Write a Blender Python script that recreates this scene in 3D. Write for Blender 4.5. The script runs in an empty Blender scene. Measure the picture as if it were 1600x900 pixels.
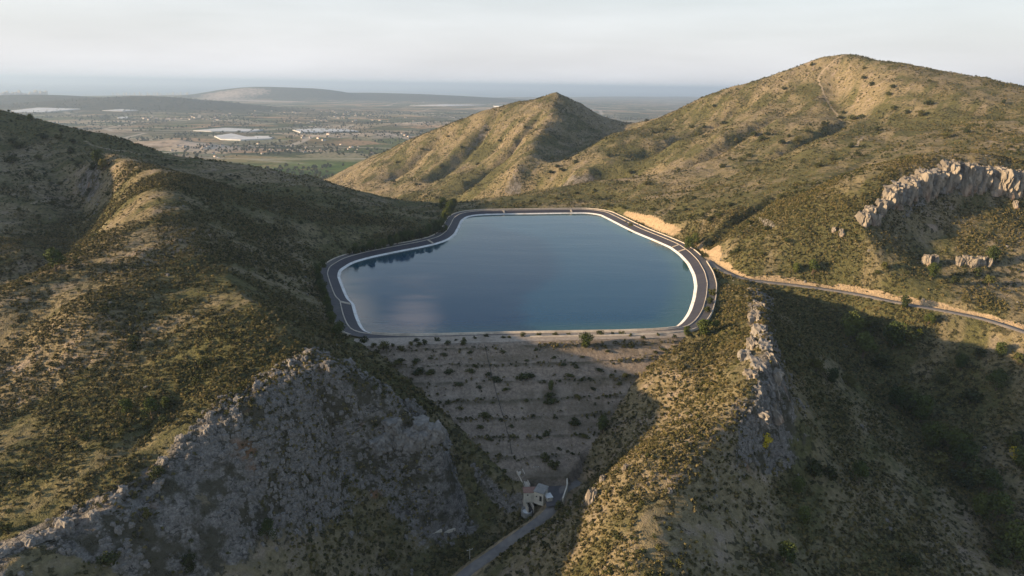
import bpy, math, random
import numpy as np
from mathutils import Vector, Matrix

random.seed(7)
rng = np.random.default_rng(7)
S = bpy.context.scene
R = math.radians

# ------------------------------------------------------------------ camera
FPX = 1067.0
PITCH, ROLL, CAM_Z = 16.5, 0.9, 100.0
cam_data = bpy.data.cameras.new('camera')
cam = bpy.data.objects.new('camera', cam_data)
S.collection.objects.link(cam)
cam_data.sensor_width = 36.0
cam_data.lens = 36.0 * FPX / 1600.0
cam_data.clip_start = 1.0
cam_data.clip_end = 200000.0
cam.matrix_world = Matrix.Translation((0, 0, CAM_Z)) @ Matrix.Rotation(R(90 - PITCH), 4, 'X') @ Matrix.Rotation(R(ROLL), 4, 'Z')
S.camera = cam

# ------------------------------------------------------------------ light
SUN_ELEV = 12.0
SUN_DIR = Vector((-1.0, -0.22, 0)).normalized()          # horizontal direction towards the sun
sun_vec = Vector((SUN_DIR.x * math.cos(R(SUN_ELEV)), SUN_DIR.y * math.cos(R(SUN_ELEV)), math.sin(R(SUN_ELEV))))
sd = bpy.data.lights.new('sun', 'SUN')
sd.energy = 5.0
sd.angle = R(0.8)
sd.color = (1.0, 0.71, 0.41)
sun = bpy.data.objects.new('sun', sd)
sun.rotation_euler = sun_vec.to_track_quat('Z', 'Y').to_euler()
sun.location = (-200, 0, 300)
S.collection.objects.link(sun)

W = bpy.data.worlds.new('World')
S.world = W
W.use_nodes = True
wn = W.node_tree.nodes
wl = W.node_tree.links
for n in list(wn): wn.remove(n)
def wnode(t, **k):
    n = wn.new(t)
    for a, b in k.items(): setattr(n, a, b)
    return n
out = wnode('ShaderNodeOutputWorld')
bg = wnode('ShaderNodeBackground')
sky = wnode('ShaderNodeTexSky', sky_type='NISHITA', sun_disc=False)
sky.sun_elevation = R(SUN_ELEV)
sky.sun_rotation = math.atan2(SUN_DIR.x, SUN_DIR.y)
sky.air_density = 1.2
sky.dust_density = 1.5
sky.ozone_density = 2.0
SKY_STRENGTH = 0.095
bg.inputs['Strength'].default_value = SKY_STRENGTH
# thin evening veil of cloud, thickest towards the horizon, a few puffs higher up
geo = wnode('ShaderNodeNewGeometry')
sep = wnode('ShaderNodeSeparateXYZ')
tc = wnode('ShaderNodeTexCoord')
wl.new(tc.outputs['Generated'], sep.inputs[0])
ramp = wnode('ShaderNodeValToRGB')
wl.new(sep.outputs['Z'], ramp.inputs['Fac'])
e = ramp.color_ramp.elements
e[0].position = 0.0;  e[0].color = (0.93,) * 3 + (1,)
e[1].position = 1.0;  e[1].color = (0.12,) * 3 + (1,)
for p, v in ((0.10, 0.76), (0.17, 0.36), (0.30, 0.12)):
    q = e.new(p); q.color = (v, v, v, 1)
mapp = wnode('ShaderNodeMapping'); mapp.inputs['Scale'].default_value = (1.2, 1.2, 9.0)
wl.new(tc.outputs['Generated'], mapp.inputs[0])
cn = wnode('ShaderNodeTexNoise'); cn.inputs['Scale'].default_value = 2.2; cn.inputs['Detail'].default_value = 5
wl.new(mapp.outputs[0], cn.inputs['Vector'])
cm = wnode('ShaderNodeMapRange'); cm.inputs['From Min'].default_value = 0.3; cm.inputs['From Max'].default_value = 0.75
cm.inputs['To Min'].default_value = 0.86; cm.inputs['To Max'].default_value = 1.07
wl.new(cn.outputs['Fac'], cm.inputs['Value'])
vcol = wnode('ShaderNodeValToRGB')
wl.new(sep.outputs['Z'], vcol.inputs['Fac'])
ve = vcol.color_ramp.elements
VB = 5.3
ve[0].position = 0.0; ve[0].color = (0.87, 0.865, 0.895, 1)
ve[1].position = 0.14; ve[1].color = (0.90, 0.925, 0.98, 1)
vm = wnode('ShaderNodeVectorMath', operation='SCALE')
wl.new(vcol.outputs['Color'], vm.inputs[0]); wl.new(cm.outputs[0], vm.inputs['Scale'])
vm2 = wnode('ShaderNodeVectorMath', operation='SCALE'); vm2.inputs['Scale'].default_value = VB
wl.new(vm.outputs[0], vm2.inputs[0])
mix = wnode('ShaderNodeMix', data_type='RGBA')
wl.new(ramp.outputs['Color'], mix.inputs['Factor'])
wl.new(sky.outputs['Color'], mix.inputs['A'])
wl.new(vm2.outputs[0], mix.inputs['B'])
last = mix.outputs['Result']
# rosy cloud puffs
def dirv(az, el):
    return (math.sin(R(az)) * math.cos(R(el)), math.cos(R(az)) * math.cos(R(el)), math.sin(R(el)))
for az, el, rad, amt in ((-14.5, 18.6, 3.6, 0.62), (-8.5, 19.6, 3.2, 0.66), (-15.5, 15.2, 2.0, 0.42), (-11.5, 20.8, 2.6, 0.5), (-17, 12.8, 1.6, 0.3)):
    dt = wnode('ShaderNodeVectorMath', operation='DISTANCE')
    wl.new(tc.outputs['Generated'], dt.inputs[0]); dt.inputs[1].default_value = dirv(az, el)
    mr = wnode('ShaderNodeMapRange', interpolation_type='SMOOTHSTEP')
    mr.inputs['From Min'].default_value = R(rad) * 0.15; mr.inputs['From Max'].default_value = R(rad)
    mr.inputs['To Min'].default_value = amt; mr.inputs['To Max'].default_value = 0.0
    wl.new(dt.outputs['Value'], mr.inputs['Value'])
    m2 = wnode('ShaderNodeMix', data_type='RGBA')
    wl.new(mr.outputs[0], m2.inputs['Factor']); wl.new(last, m2.inputs['A'])
    m2.inputs['B'].default_value = (6.8, 6.1, 5.9, 1)
    last = m2.outputs['Result']
wl.new(last, bg.inputs['Color'])
wl.new(bg.outputs[0], out.inputs['Surface'])

S.view_settings.view_transform = 'Standard'
S.view_settings.look = 'None'
S.view_settings.exposure = 1.1
S.view_settings.gamma = 1.0
S.view_settings.use_curve_mapping = False

# ------------------------------------------------------------------ helpers
p_ = R(90 - PITCH); r_ = R(ROLL)
MR = (np.array([[1, 0, 0], [0, math.cos(p_), -math.sin(p_)], [0, math.sin(p_), math.cos(p_)]])
      @ np.array([[math.cos(r_), -math.sin(r_), 0], [math.sin(r_), math.cos(r_), 0], [0, 0, 1]]))
def ray(px, py):
    return MR @ np.array([(px - 800) / FPX, (450 - py) / FPX, -1.0])
def PZ(px, py, z):
    """point at height z seen where the survey photograph has (px, py)"""
    d = ray(px, py); t = (z - CAM_Z) / d[2]
    return np.array([t * d[0], t * d[1], z])
def PD(px, py, D):
    d = ray(px, py); t = D / d[1]
    return np.array([t * d[0], t * d[1], CAM_Z + t * d[2]])

def tag(o, label=None, cat=None, group=None, kind=None):
    if label: o['label'] = label
    if cat: o['category'] = cat
    if group: o['group'] = group
    if kind: o['kind'] = kind
    return o
def link(o, parent=None):
    S.collection.objects.link(o)
    if parent: o.parent = parent
    return o
def mesh_np(name, V, F, mat=None, smooth=False, parent=None, midx=None, mats=None):
    """V (n,3) array, F list/array of faces all of the same arity (or list of mixed)"""
    me = bpy.data.meshes.new(name)
    V = np.asarray(V, dtype=np.float32)
    if isinstance(F, np.ndarray):
        k = F.shape[1]
        me.vertices.add(len(V)); me.vertices.foreach_set('co', V.ravel())
        me.loops.add(F.size); me.loops.foreach_set('vertex_index', F.ravel().astype(np.int32))
        me.polygons.add(len(F)); me.polygons.foreach_set('loop_start', np.arange(0, F.size, k, dtype=np.int32))
        me.update(calc_edges=True)
    else:
        me.from_pydata([tuple(map(float, v)) for v in V], [], [tuple(f) for f in F]); me.update()
    if smooth: me.polygons.foreach_set('use_smooth', np.ones(len(me.polygons), dtype=bool))
    if mat: me.materials.append(mat)
    if mats:
        for m in mats: me.materials.append(m)
    if midx is not None: me.polygons.foreach_set('material_index', np.asarray(midx, dtype=np.int32))
    o = bpy.data.objects.new(name, me)
    return link(o, parent)

# numpy gradient-ish value noise
_perm = rng.random((256, 256)).astype(np.float32)
def vnoise(x, y):
    xi = np.floor(x).astype(np.int64); yi = np.floor(y).astype(np.int64)
    fx = x - xi; fy = y - yi
    fx = fx * fx * fx * (fx * (fx * 6 - 15) + 10); fy = fy * fy * fy * (fy * (fy * 6 - 15) + 10)
    a = _perm[xi & 255, yi & 255]; b = _perm[(xi + 1) & 255, yi & 255]
    c = _perm[xi & 255, (yi + 1) & 255]; d = _perm[(xi + 1) & 255, (yi + 1) & 255]
    return (a + (b - a) * fx) * (1 - fy) + (c + (d - c) * fx) * fy
def fbm(x, y, wl_, octv=4, gain=0.5, seed=0):
    s = 0; a = 1.0; t = 0; f = 1.0 / wl_
    for i in range(octv):
        th = 0.6 * i + seed; c, sn = math.cos(th), math.sin(th)
        s = s + a * (vnoise((x * c - y * sn) * f + 17.3 * i + seed * 7.1, (x * sn + y * c) * f + 5.7 * i + seed * 3.3) - 0.5)
        t += a; a *= gain; f *= 2.03
    return s / t * 2
def ridged(x, y, wl_, octv=4, gain=0.5, seed=0):
    s = 0; a = 1.0; t = 0; f = 1.0 / wl_
    for i in range(octv):
        th = 0.7 * i + seed; c, sn = math.cos(th), math.sin(th)
        v = vnoise((x * c - y * sn) * f + 11.3 * i + seed * 7.1, (x * sn + y * c) * f + 3.7 * i + seed * 3.3)
        s = s + a * (1 - np.abs(2 * v - 1)); t += a; a *= gain; f *= 2.1
    return s / t

def seg_dist(X, Y, P, closed=False):
    """distance of points to polyline P (m,2); also the parameter index of the nearest segment"""
    P = np.asarray(P, dtype=np.float64)
    n = len(P); rngi = range(n if closed else n - 1)
    best = np.full(X.shape, 1e9); bi = np.zeros(X.shape); side = np.zeros(X.shape)
    for i in rngi:
        a = P[i, :2]; b = P[(i + 1) % n, :2]; d = b - a; L2 = max(d @ d, 1e-9)
        t = np.clip(((X - a[0]) * d[0] + (Y - a[1]) * d[1]) / L2, 0, 1)
        dx = X - a[0] - t * d[0]; dy = Y - a[1] - t * d[1]
        q = dx * dx + dy * dy
        m = q < best
        best = np.where(m, q, best); bi = np.where(m, i + t, bi)
        side = np.where(m, d[0] * dy - d[1] * dx, side)
    return np.sqrt(best), bi, side
def inside(X, Y, P):
    P = np.asarray(P); n = len(P); r = np.zeros(X.shape, dtype=bool)
    for i in range(n):
        x1, y1 = P[i, :2]; x2, y2 = P[(i + 1) % n, :2]
        if y1 == y2: continue
        c = ((y1 > Y) != (y2 > Y)) & (X < (x2 - x1) * (Y - y1) / (y2 - y1) + x1)
        r ^= c
    return r
def smooth_closed(P, it=3):
    P = np.asarray(P, float)
    for _ in range(it):
        Q = np.roll(P, -1, axis=0)
        P = np.stack([0.75 * P + 0.25 * Q, 0.25 * P + 0.75 * Q], 1).reshape(-1, P.shape[1])
    return P
def smooth_open(P, it=3):
    P = np.asarray(P, float)
    for _ in range(it):
        A = 0.75 * P[:-1] + 0.25 * P[1:]; B = 0.25 * P[:-1] + 0.75 * P[1:]
        P = np.concatenate([P[:1], np.stack([A, B], 1).reshape(-1, P.shape[1]), P[-1:]])
    return P
def resample(P, step, closed=False):
    P = np.asarray(P, float)
    if closed: P = np.concatenate([P, P[:1]])
    s = np.concatenate([[0], np.cumsum(np.linalg.norm(np.diff(P[:, :2], axis=0), axis=1))])
    n = max(2, int(round(s[-1] / step)) + (0 if closed else 1))
    t = np.linspace(0, s[-1], n + 1)[:-1] if closed else np.linspace(0, s[-1], n)
    return np.stack([np.interp(t, s, P[:, k]) for k in range(P.shape[1])], 1)
def sstep(a, b, x):
    t = np.clip((x - a) / (b - a), 0, 1); return t * t * (3 - 2 * t)

# ------------------------------------------------------------------ survey of the land
RIM = 2.3
shore_px = [(534, 423), (531, 432), (535, 443), (541, 458), (547, 470), (553, 472), (556, 484), (561, 500), (567, 512)]
shore = [PZ(x, y, 0)[:2] for x, y in shore_px]
shore += [PZ(574, 520, 0.0)[:2], PZ(590, 525, 0.0)[:2] + np.array([0, 2.0]), PZ(640, 526, RIM)[:2] + np.array([0, 7.0]), PZ(800, 521.5, RIM)[:2] + np.array([0, 7.0]), PZ(960, 519, RIM)[:2] + np.array([0, 7]),
          PZ(1020, 517, RIM)[:2] + np.array([0, 7])]
shore += [PZ(x, y, 0)[:2] for x, y in [(1052, 513), (1065, 503), (1075, 488), (1082, 467), (1085, 447), (1082, 430), (1073, 412), (1060, 398), (1045, 387),
          (1020, 376), (990, 363.5), (970, 353.5), (950, 343), (936, 336), (918, 333.5), (870, 334), (800, 335), (750, 336), (731, 339), (722, 346), (718, 356), (712, 367),
          (702, 375), (686, 381), (660, 387), (620, 394.5), (580, 403), (552, 411)]]
SHORE0 = np.array(shore)
SHORE = resample(smooth_closed(resample(SHORE0, 7.0, True), 3), 2.0, True)
# orientation: make the outward normal point right of travel
def _area(P):
    x, y = P[:, 0], P[:, 1]; return 0.5 * np.sum(x * np.roll(y, -1) - np.roll(x, -1) * y)
if _area(SHORE) < 0: SHORE = SHORE[::-1]
def offset_loop(P, d, it=2):
    T = np.roll(P, -2, axis=0) - np.roll(P, 2, axis=0); T /= np.linalg.norm(T, axis=1)[:, None]
    N = np.stack([T[:, 1], -T[:, 0]], 1)
    for _ in range(6): N = (np.roll(N, 1, axis=0) + N * 2 + np.roll(N, -1, axis=0)) / 4
    N /= np.linalg.norm(N, axis=1)[:, None]
    return P + N * (d[:, None] if isinstance(d, np.ndarray) else d)

# dam: crest line and downstream plane
CL = PZ(575, 541, 2.0)[:2]; CR = PZ(1062, 528, 2.0)[:2]
cd = (CR - CL) / np.linalg.norm(CR - CL); cnrm = np.array([cd[1], -cd[0]])      # towards the camera
DAM_S = 0.65
def dam_z(x, y):
    dist = (x - CL[0]) * cnrm[0] + (y - CL[1]) * cnrm[1]
    return 2.0 - DAM_S * dist
def PP(px, py):
    """point on the downstream plane"""
    d = ray(px, py)
    # z = 2 - S*((x-CLx)nx + (y-CLy)ny)
    k = DAM_S * (d[0] * cnrm[0] + d[1] * cnrm[1]) + d[2]
    t = (2.0 + DAM_S * (CL[0] * cnrm[0] + CL[1] * cnrm[1]) - CAM_Z) / k
    return np.array([t * d[0], t * d[1], CAM_Z + t * d[2]])

DAM_POLY = np.array([PP(*t)[:2] for t in ((578, 541), (620, 575), (655, 604), (700, 645), (750, 695), (802, 745), (885, 748), (900, 722), (940, 668), (985, 605), (1025, 565), (1062, 529))])
Z = lambda *a: [PZ(*t) for t in a]
D = lambda *a: [PD(*t) for t in a]
XYZ = lambda *a: [np.array(t, float) for t in a]
DP = lambda *a: [PP(*t) for t in a]
access_px = [(1104, 405, 2.2), (1125, 421, 2.0), (1160, 436, 1.5), (1195, 440, 1), (1250, 446, 0.3), (1330, 457, -0.6), (1400, 472, -1.6), (1480, 486, -3), (1540, 498, -4), (1600, 518, -5), (1680, 545, -7)]
valley_px = [(905, 752, -31.8), (880, 762, -31.8), (868, 785, -32), (856, 803, -33), (830, 822, -34), (800, 842, -35.5), (765, 868, -37.5), (735, 888, -39), (705, 915, -41), (660, 960, -44)]
LINES = [
 # crest of the near left mass
 D((150, 236, 470), (190, 250, 440), (222, 272, 395), (250, 292, 360), (285, 330, 325)) + Z((330, 390, 28), (400, 455, 24), (455, 515, 18.5), (520, 562, 14), (575, 586, 8.5), (640, 614, -1)),
 # inner crest hiding the gully
 D((222, 275, 395), (205, 330, 330), (130, 408, 272), (60, 447, 245), (0, 462, 235)),
 # gully behind it
 D((125, 290, 460), (135, 340, 412), (100, 398, 352), (50, 440, 312), (0, 466, 290)),
 # hillside left and its skyline
 D((0, 175, 600), (60, 190, 580), (130, 205, 560), (200, 222, 560), (260, 241, 560), (330, 252, 570), (400, 262, 575), (480, 279, 570), (540, 293, 590), (600, 306, 615), (650, 314, 630), (700, 318, 640)),
 D((0, 240, 520), (80, 240, 510)), D((0, 300, 430), (70, 320, 410)), D((0, 370, 350), (40, 400, 325)),
 D((240, 262, 500), (300, 290, 470), (350, 300, 480)),
 # slope to the left bank
 Z((400, 350, 24), (440, 390, 15), (470, 420, 6.5), (487, 450, 5), (505, 490, 5), (530, 535, 4.5), (560, 560, 3)),
 Z((340, 330, 33), (380, 390, 23)), Z((480, 330, 21), (560, 345, 13), (640, 355, 9)), Z((500, 300, 22), (600, 322, 7)),
 # slab tilting left
 Z((0, 520, 15), (60, 500, 18)), Z((0, 600, 7), (120, 580, 10), (240, 560, 13.5), (340, 540, 16.5), (410, 530, 18.5)), Z((0, 700, 2.5), (120, 680, 5), (250, 640, 8.5), (380, 600, 12.5), (450, 580, 15)),
 Z((0, 780, 1), (100, 750, 4)), Z((120, 480, 24), (240, 450, 24.5), (320, 450, 24)), Z((220, 400, 30), (270, 370, 33)),
 # scarp top
 Z((0, 838, -1.5), (100, 800, 1.5), (200, 758, 4), (300, 705, 6.5), (380, 668, 8.5), (450, 628, 10.5), (520, 594, 12), (580, 610, 5.5), (640, 640, -3), (688, 680, -10)),
 # scarp face
 D((0, 900, 118), (120, 900, 125)), D((100, 850, 130), (200, 830, 137), (300, 800, 148)), D((200, 900, 130), (300, 900, 138), (400, 900, 147), (500, 900, 157)),
 D((300, 750, 160), (400, 740, 170)), D((400, 800, 160), (500, 800, 172), (600, 800, 186)), D((450, 700, 180), (550, 680, 196)), D((550, 740, 188), (620, 730, 197)), D((600, 850, 178), (680, 850, 186), (720, 800, 198)),
 D((600, 620, 216), (640, 660, 210), (675, 700, 203)), D((600, 900, 168), (660, 900, 174)), D((700, 730, 203), (740, 770, 204)),
 XYZ((-40, 215, -9), (-30, 224, -12)),
 # abutments of the dam
 DP((590, 552), (620, 575), (655, 604), (700, 645), (750, 695), (800, 738)),
 DP((1062, 533), (1025, 565), (985, 605), (940, 668), (900, 722), (885, 745)),
 XYZ((12, 248, -42), (14, 228, -44), (12, 210, -36)),
 # valley floor
 [PZ(a, b, c - 0.3) for a, b, c in valley_px],
 Z((690, 870, -44), (740, 840, -42), (790, 800, -38)),
 XYZ((-35, 140, -52), (-30, 90, -62), (-10, 20, -75)),
 # spur on the right: skyline against the valley, then its back
 Z((985, 728, -7), (940, 765, -13), (920, 795, -18), (865, 815, -25), (815, 850, -30), (778, 880, -34)),
 Z((900, 775, -29), (860, 812, -30.5)),
 Z((1190, 452, 5), (1190, 500, 9), (1195, 540, 11), (1200, 580, 10), (1190, 625, 6), (1150, 665, 1), (1105, 690, -1), (1060, 722, -4), (1020, 760, -7), (985, 800, -10), (990, 850, -11), (1005, 900, -12)),
 XYZ((20, 90, -18), (25, 40, -25)),
 Z((900, 850, -22), (850, 900, -28)), Z((1060, 580, 0), (1040, 640, -8), (990, 700, -13)), Z((1110, 540, 3), (1110, 600, 2), (1090, 650, -1)), Z((1130, 480, 2), (1120, 510, 2)),
 # eastern side of the spur and the ravine
 Z((1225, 480, -1), (1230, 540, 1), (1240, 600, -3), (1250, 640, -8)), Z((1200, 700, -10), (1150, 780, -14), (1120, 860, -17)),
 Z((1240, 470, -5), (1290, 530, -17), (1370, 610, -30), (1440, 675, -39), (1510, 755, -45), (1590, 860, -50), (1640, 930, -54)),
 Z((1280, 660, -18), (1340, 740, -29), (1400, 850, -37)), Z((1250, 800, -22), (1280, 880, -28)),
 XYZ((120, 130, -45), (60, 60, -45), (180, 100, -62)),
 Z((1450, 560, -22), (1520, 640, -33), (1590, 720, -38)), Z((1500, 520, -11), (1590, 580, -17)), Z((1380, 510, -12), (1300, 480, -7)),
 [PZ(a, b, c) for a, b, c in access_px],
 # mountain above the road and crag
 D((1340, 358, 362), (1400, 325, 385), (1450, 305, 398), (1500, 300, 408), (1560, 300, 410), (1640, 300, 412)),
 D((1340, 338, 368), (1400, 292, 392), (1450, 266, 405), (1500, 252, 416), (1560, 254, 418), (1640, 262, 420)),
 D((1300, 360, 366), (1280, 385, 352)), D((1450, 400, 362), (1540, 400, 362)), D((1450, 413, 355), (1540, 415, 354)), D((1350, 420, 345), (1600, 440, 345)), D((1450, 350, 384), (1560, 350, 388)),
 D((1500, 238, 480), (1600, 245, 480), (1420, 262, 450)),
 D((1600, 200, 600), (1500, 200, 640), (1400, 220, 620), (1300, 262, 520), (1250, 300, 450), (1200, 340, 410), (1150, 380, 385), (1120, 400, 382)),
 D((1325, 89, 950), (1280, 94, 960), (1200, 120, 970), (1150, 136, 980), (1100, 152, 985), (1060, 176, 995), (1030, 188, 1010), (1005, 196, 1010), (985, 208, 1005), (965, 216, 1000)),
 D((1325, 89, 950), (1365, 96, 945), (1400, 111, 940), (1450, 126, 935), (1500, 139, 930), (1550, 152, 925), (1600, 168, 920), (1700, 200, 900)),
 D((1370, 100, 885), (1400, 128, 800), (1440, 148, 760), (1520, 165, 700), (1590, 190, 640)),
 D((1290, 130, 900), (1320, 180, 790), (1370, 200, 700), (1480, 232, 520)),
 D((1200, 190, 800), (1120, 230, 760), (1040, 262, 720), (950, 280, 700)), D((1100, 190, 920), (1000, 230, 850), (920, 262, 790)),
 D((1200, 250, 660), (1100, 290, 590), (1010, 318, 545), (980, 335, 520)), D((1150, 330, 450), (1080, 345, 460)), D((1300, 215, 650), (1220, 280, 540)),
 # low saddle beyond the reservoir
 D((700, 318, 640), (760, 308, 660), (820, 298, 680), (880, 290, 700), (930, 283, 705)),
 D((800, 318, 610), (900, 316, 600)), D((960, 325, 560), (950, 310, 610)),
 # central hill
 D((868, 146, 1150), (800, 162, 1170), (750, 177, 1170), (700, 194, 1190), (640, 215, 1220), (590, 240, 1270), (560, 256, 1310), (532, 272, 1360)),
 D((868, 146, 1150), (905, 162, 1170), (930, 176, 1167), (948, 196, 1133), (966, 216, 1060)),
 D((868, 152, 1150), (860, 180, 1060), (840, 212, 959), (822, 240, 885), (806, 266, 835)),
 D((905, 195, 1070), (905, 222, 1003), (895, 240, 955), (885, 258, 905)), D((938, 192, 1128), (945, 210, 1083)), D((865, 225, 955), (860, 250, 890)), D((955, 210, 930), (905, 240, 860), (918, 262, 810), (870, 290, 765)),
 D((760, 290, 880), (690, 300, 920), (620, 300, 1000), (560, 285, 1100), (535, 278, 1200)), D((700, 245, 1080), (640, 260, 1120)), D((780, 230, 1060), (760, 260, 980)),
 XYZ((0, 800, -55), (-120, 760, -55), (-260, 740, -50), (-450, 800, -50), (-600, 900, -80), (60, 780, -50), (100, 760, -40)),
 XYZ((-300, 1000, -100), (-500, 1300, -140), (-800, 1200, -150), (-350, 1550, -150), (0, 1600, -140), (400, 1500, -110), (800, 1500, -80), (-900, 900, -140)),
 XYZ((-900, 1800, -150), (-400, 1850, -150), (100, 1850, -150), (600, 1850, -150), (1100, 1850, -150)),
 XYZ((700, 1200, 20), (900, 900, 30), (1000, 600, 40), (1100, 1200, -60), (650, 500, 90), (800, 300, 60), (420, 260, -10), (360, 150, -30), (600, 100, 20)),
 # unseen ridge added off to the left to throw the evening shadow
 XYZ((-620, 330, 96), (-640, 400, 118), (-650, 480, 122), (-660, 560, 120), (-700, 680, 90), (-800, 400, 120)), XYZ((-455, 300, 50), (-450, 350, 80), (-450, 420, 86), (-460, 500, 92), (-490, 560, 92)),
 XYZ((-300, 240, 8), (-320, 160, -2), (-260, 90, -10), (-200, 30, -15), (-500, 200, 5), (-700, 200, 0), (-900, 100, 0), (-100, 60, -35), (-500, -50, -20), (-900, 500, 60)),
 XYZ((0, -60, -75), (200, -60, -70), (600, -60, 0), (1100, 0, 20), (-900, -60, -20), (1100, 500, 40)),
]
def densify(L, step):
    o = [L[0]]
    for a, b in zip(L[:-1], L[1:]):
        n = max(1, int(np.ceil(np.linalg.norm((b - a)[:2]) / step)))
        for i in range(1, n + 1): o.append(a + (b - a) * i / n)
    return o
CT = []
for L in LINES:
    if len(L) == 1: CT += L; continue
    dist = max(60, np.mean([l[1] for l in L]))
    far = any(abs(l[0]) > 560 or l[1] < 70 for l in L)
    CT += (L if far else densify(L, max(9, dist * 0.045)))
CT = np.array(CT)
# drop near-duplicates
keep = []
for i, c in enumerate(CT):
    if all(np.hypot(*(c[:2] - CT[j][:2])) > 3.0 for j in keep): keep.append(i)
CT = CT[keep]
SC = 100.0
cx, cy = CT[:, 0] / SC, CT[:, 1] / SC
A = -np.sqrt((cx[:, None] - cx) ** 2 + (cy[:, None] - cy) ** 2)
A[np.diag_indices(len(A))] -= 0.012
n_ = len(CT)
BM = np.zeros((n_ + 3, n_ + 3)); BM[:n_, :n_] = A; BM[:n_, n_] = 1; BM[:n_, n_ + 1] = cx; BM[:n_, n_ + 2] = cy
BM[n_:, :n_] = BM[:n_, n_:].T
WT = np.linalg.solve(BM, np.concatenate([CT[:, 2], [0, 0, 0]]))
def base_height(X, Y):
    sh = X.shape; x = (X.ravel() / SC).astype(np.float32); y = (Y.ravel() / SC).astype(np.float32)
    o = np.empty(len(x), dtype=np.float32)
    ccx, ccy, w = cx.astype(np.float32), cy.astype(np.float32), WT[:n_].astype(np.float32)
    for i in range(0, len(x), 20000):
        a = x[i:i + 20000, None]; b = y[i:i + 20000, None]
        # small softening of the kernel rounds the creases a little
        o[i:i + 20000] = -(np.sqrt((a - ccx) ** 2 + (b - ccy) ** 2 + 0.0009) @ w)
    o += WT[n_] + WT[n_ + 1] * x + WT[n_ + 2] * y
    return o.reshape(sh).astype(np.float64)
# gullies and ribs on the mountain flanks: polyline, depth, width
CARVE = [
 (Z((1188, 478, 7), (1192, 500, 9), (1200, 545, 11), (1205, 590, 10), (1200, 632, 6)), 4.0, 5.0),
 (D((1340, 190, 780), (1290, 215, 720), (1220, 245, 660), (1160, 262, 640)), -12, 14),
 (D((1200, 135, 940), (1120, 185, 900), (1040, 225, 850), (980, 246, 820)), -15, 17),
 (D((1240, 170, 850), (1180, 200, 800), (1080, 250, 720), (1000, 285, 670)), -13, 16),
 (D((1230, 290, 480), (1170, 322, 440), (1120, 352, 425), (1095, 385, 400)), -9, 9),
 (D((1380, 240, 560), (1300, 280, 480), (1240, 330, 420)), -3, 9),
 (D((852, 185, 1085), (805, 225, 1010), (755, 258, 940), (705, 290, 880)), -20, 18),
 (D((785, 185, 1145), (725, 228, 1080), (660, 268, 1010)), -20, 19),
 (D((705, 205, 1170), (645, 240, 1130), (595, 270, 1090)), -14, 17),
 (D((830, 240, 1000), (790, 262, 940), (770, 285, 880)), -6, 16),
 (D((1312, 104, 930), (1308, 140, 870), (1325, 175, 810), (1350, 200, 740)), -9, 26),
 (D((350, 300, 470), (400, 330, 440), (450, 375, 400)), -3, 8),
 (D((500, 290, 530), (560, 320, 500), (620, 345, 480)), -2.5, 9),
 (D((60, 230, 520), (110, 290, 450), (140, 330, 400)), -4, 10),
 (Z((300, 560, 17), (250, 620, 15), (200, 665, 13), (120, 700, 12)), -2.0, 6),
 (Z((1150, 780, -14), (1080, 800, -12)), -2, 5),
 (Z((1310, 560, -18), (1340, 620, -24)), -2, 5),
 (Z((1200, 620, 5), (1250, 700, -15), (1300, 790, -25)), -3, 7),
]
CARVE = [(resample(smooth_open(np.array(l), 2), 12), d, w) for l, d, w in CARVE]
ACCESS = resample(smooth_open([PZ(*t) for t in access_px], 3), 3.0)
VROAD = resample(smooth_open([PZ(*t) for t in valley_px], 3), 2.0)
RINGW = 11.2
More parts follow.
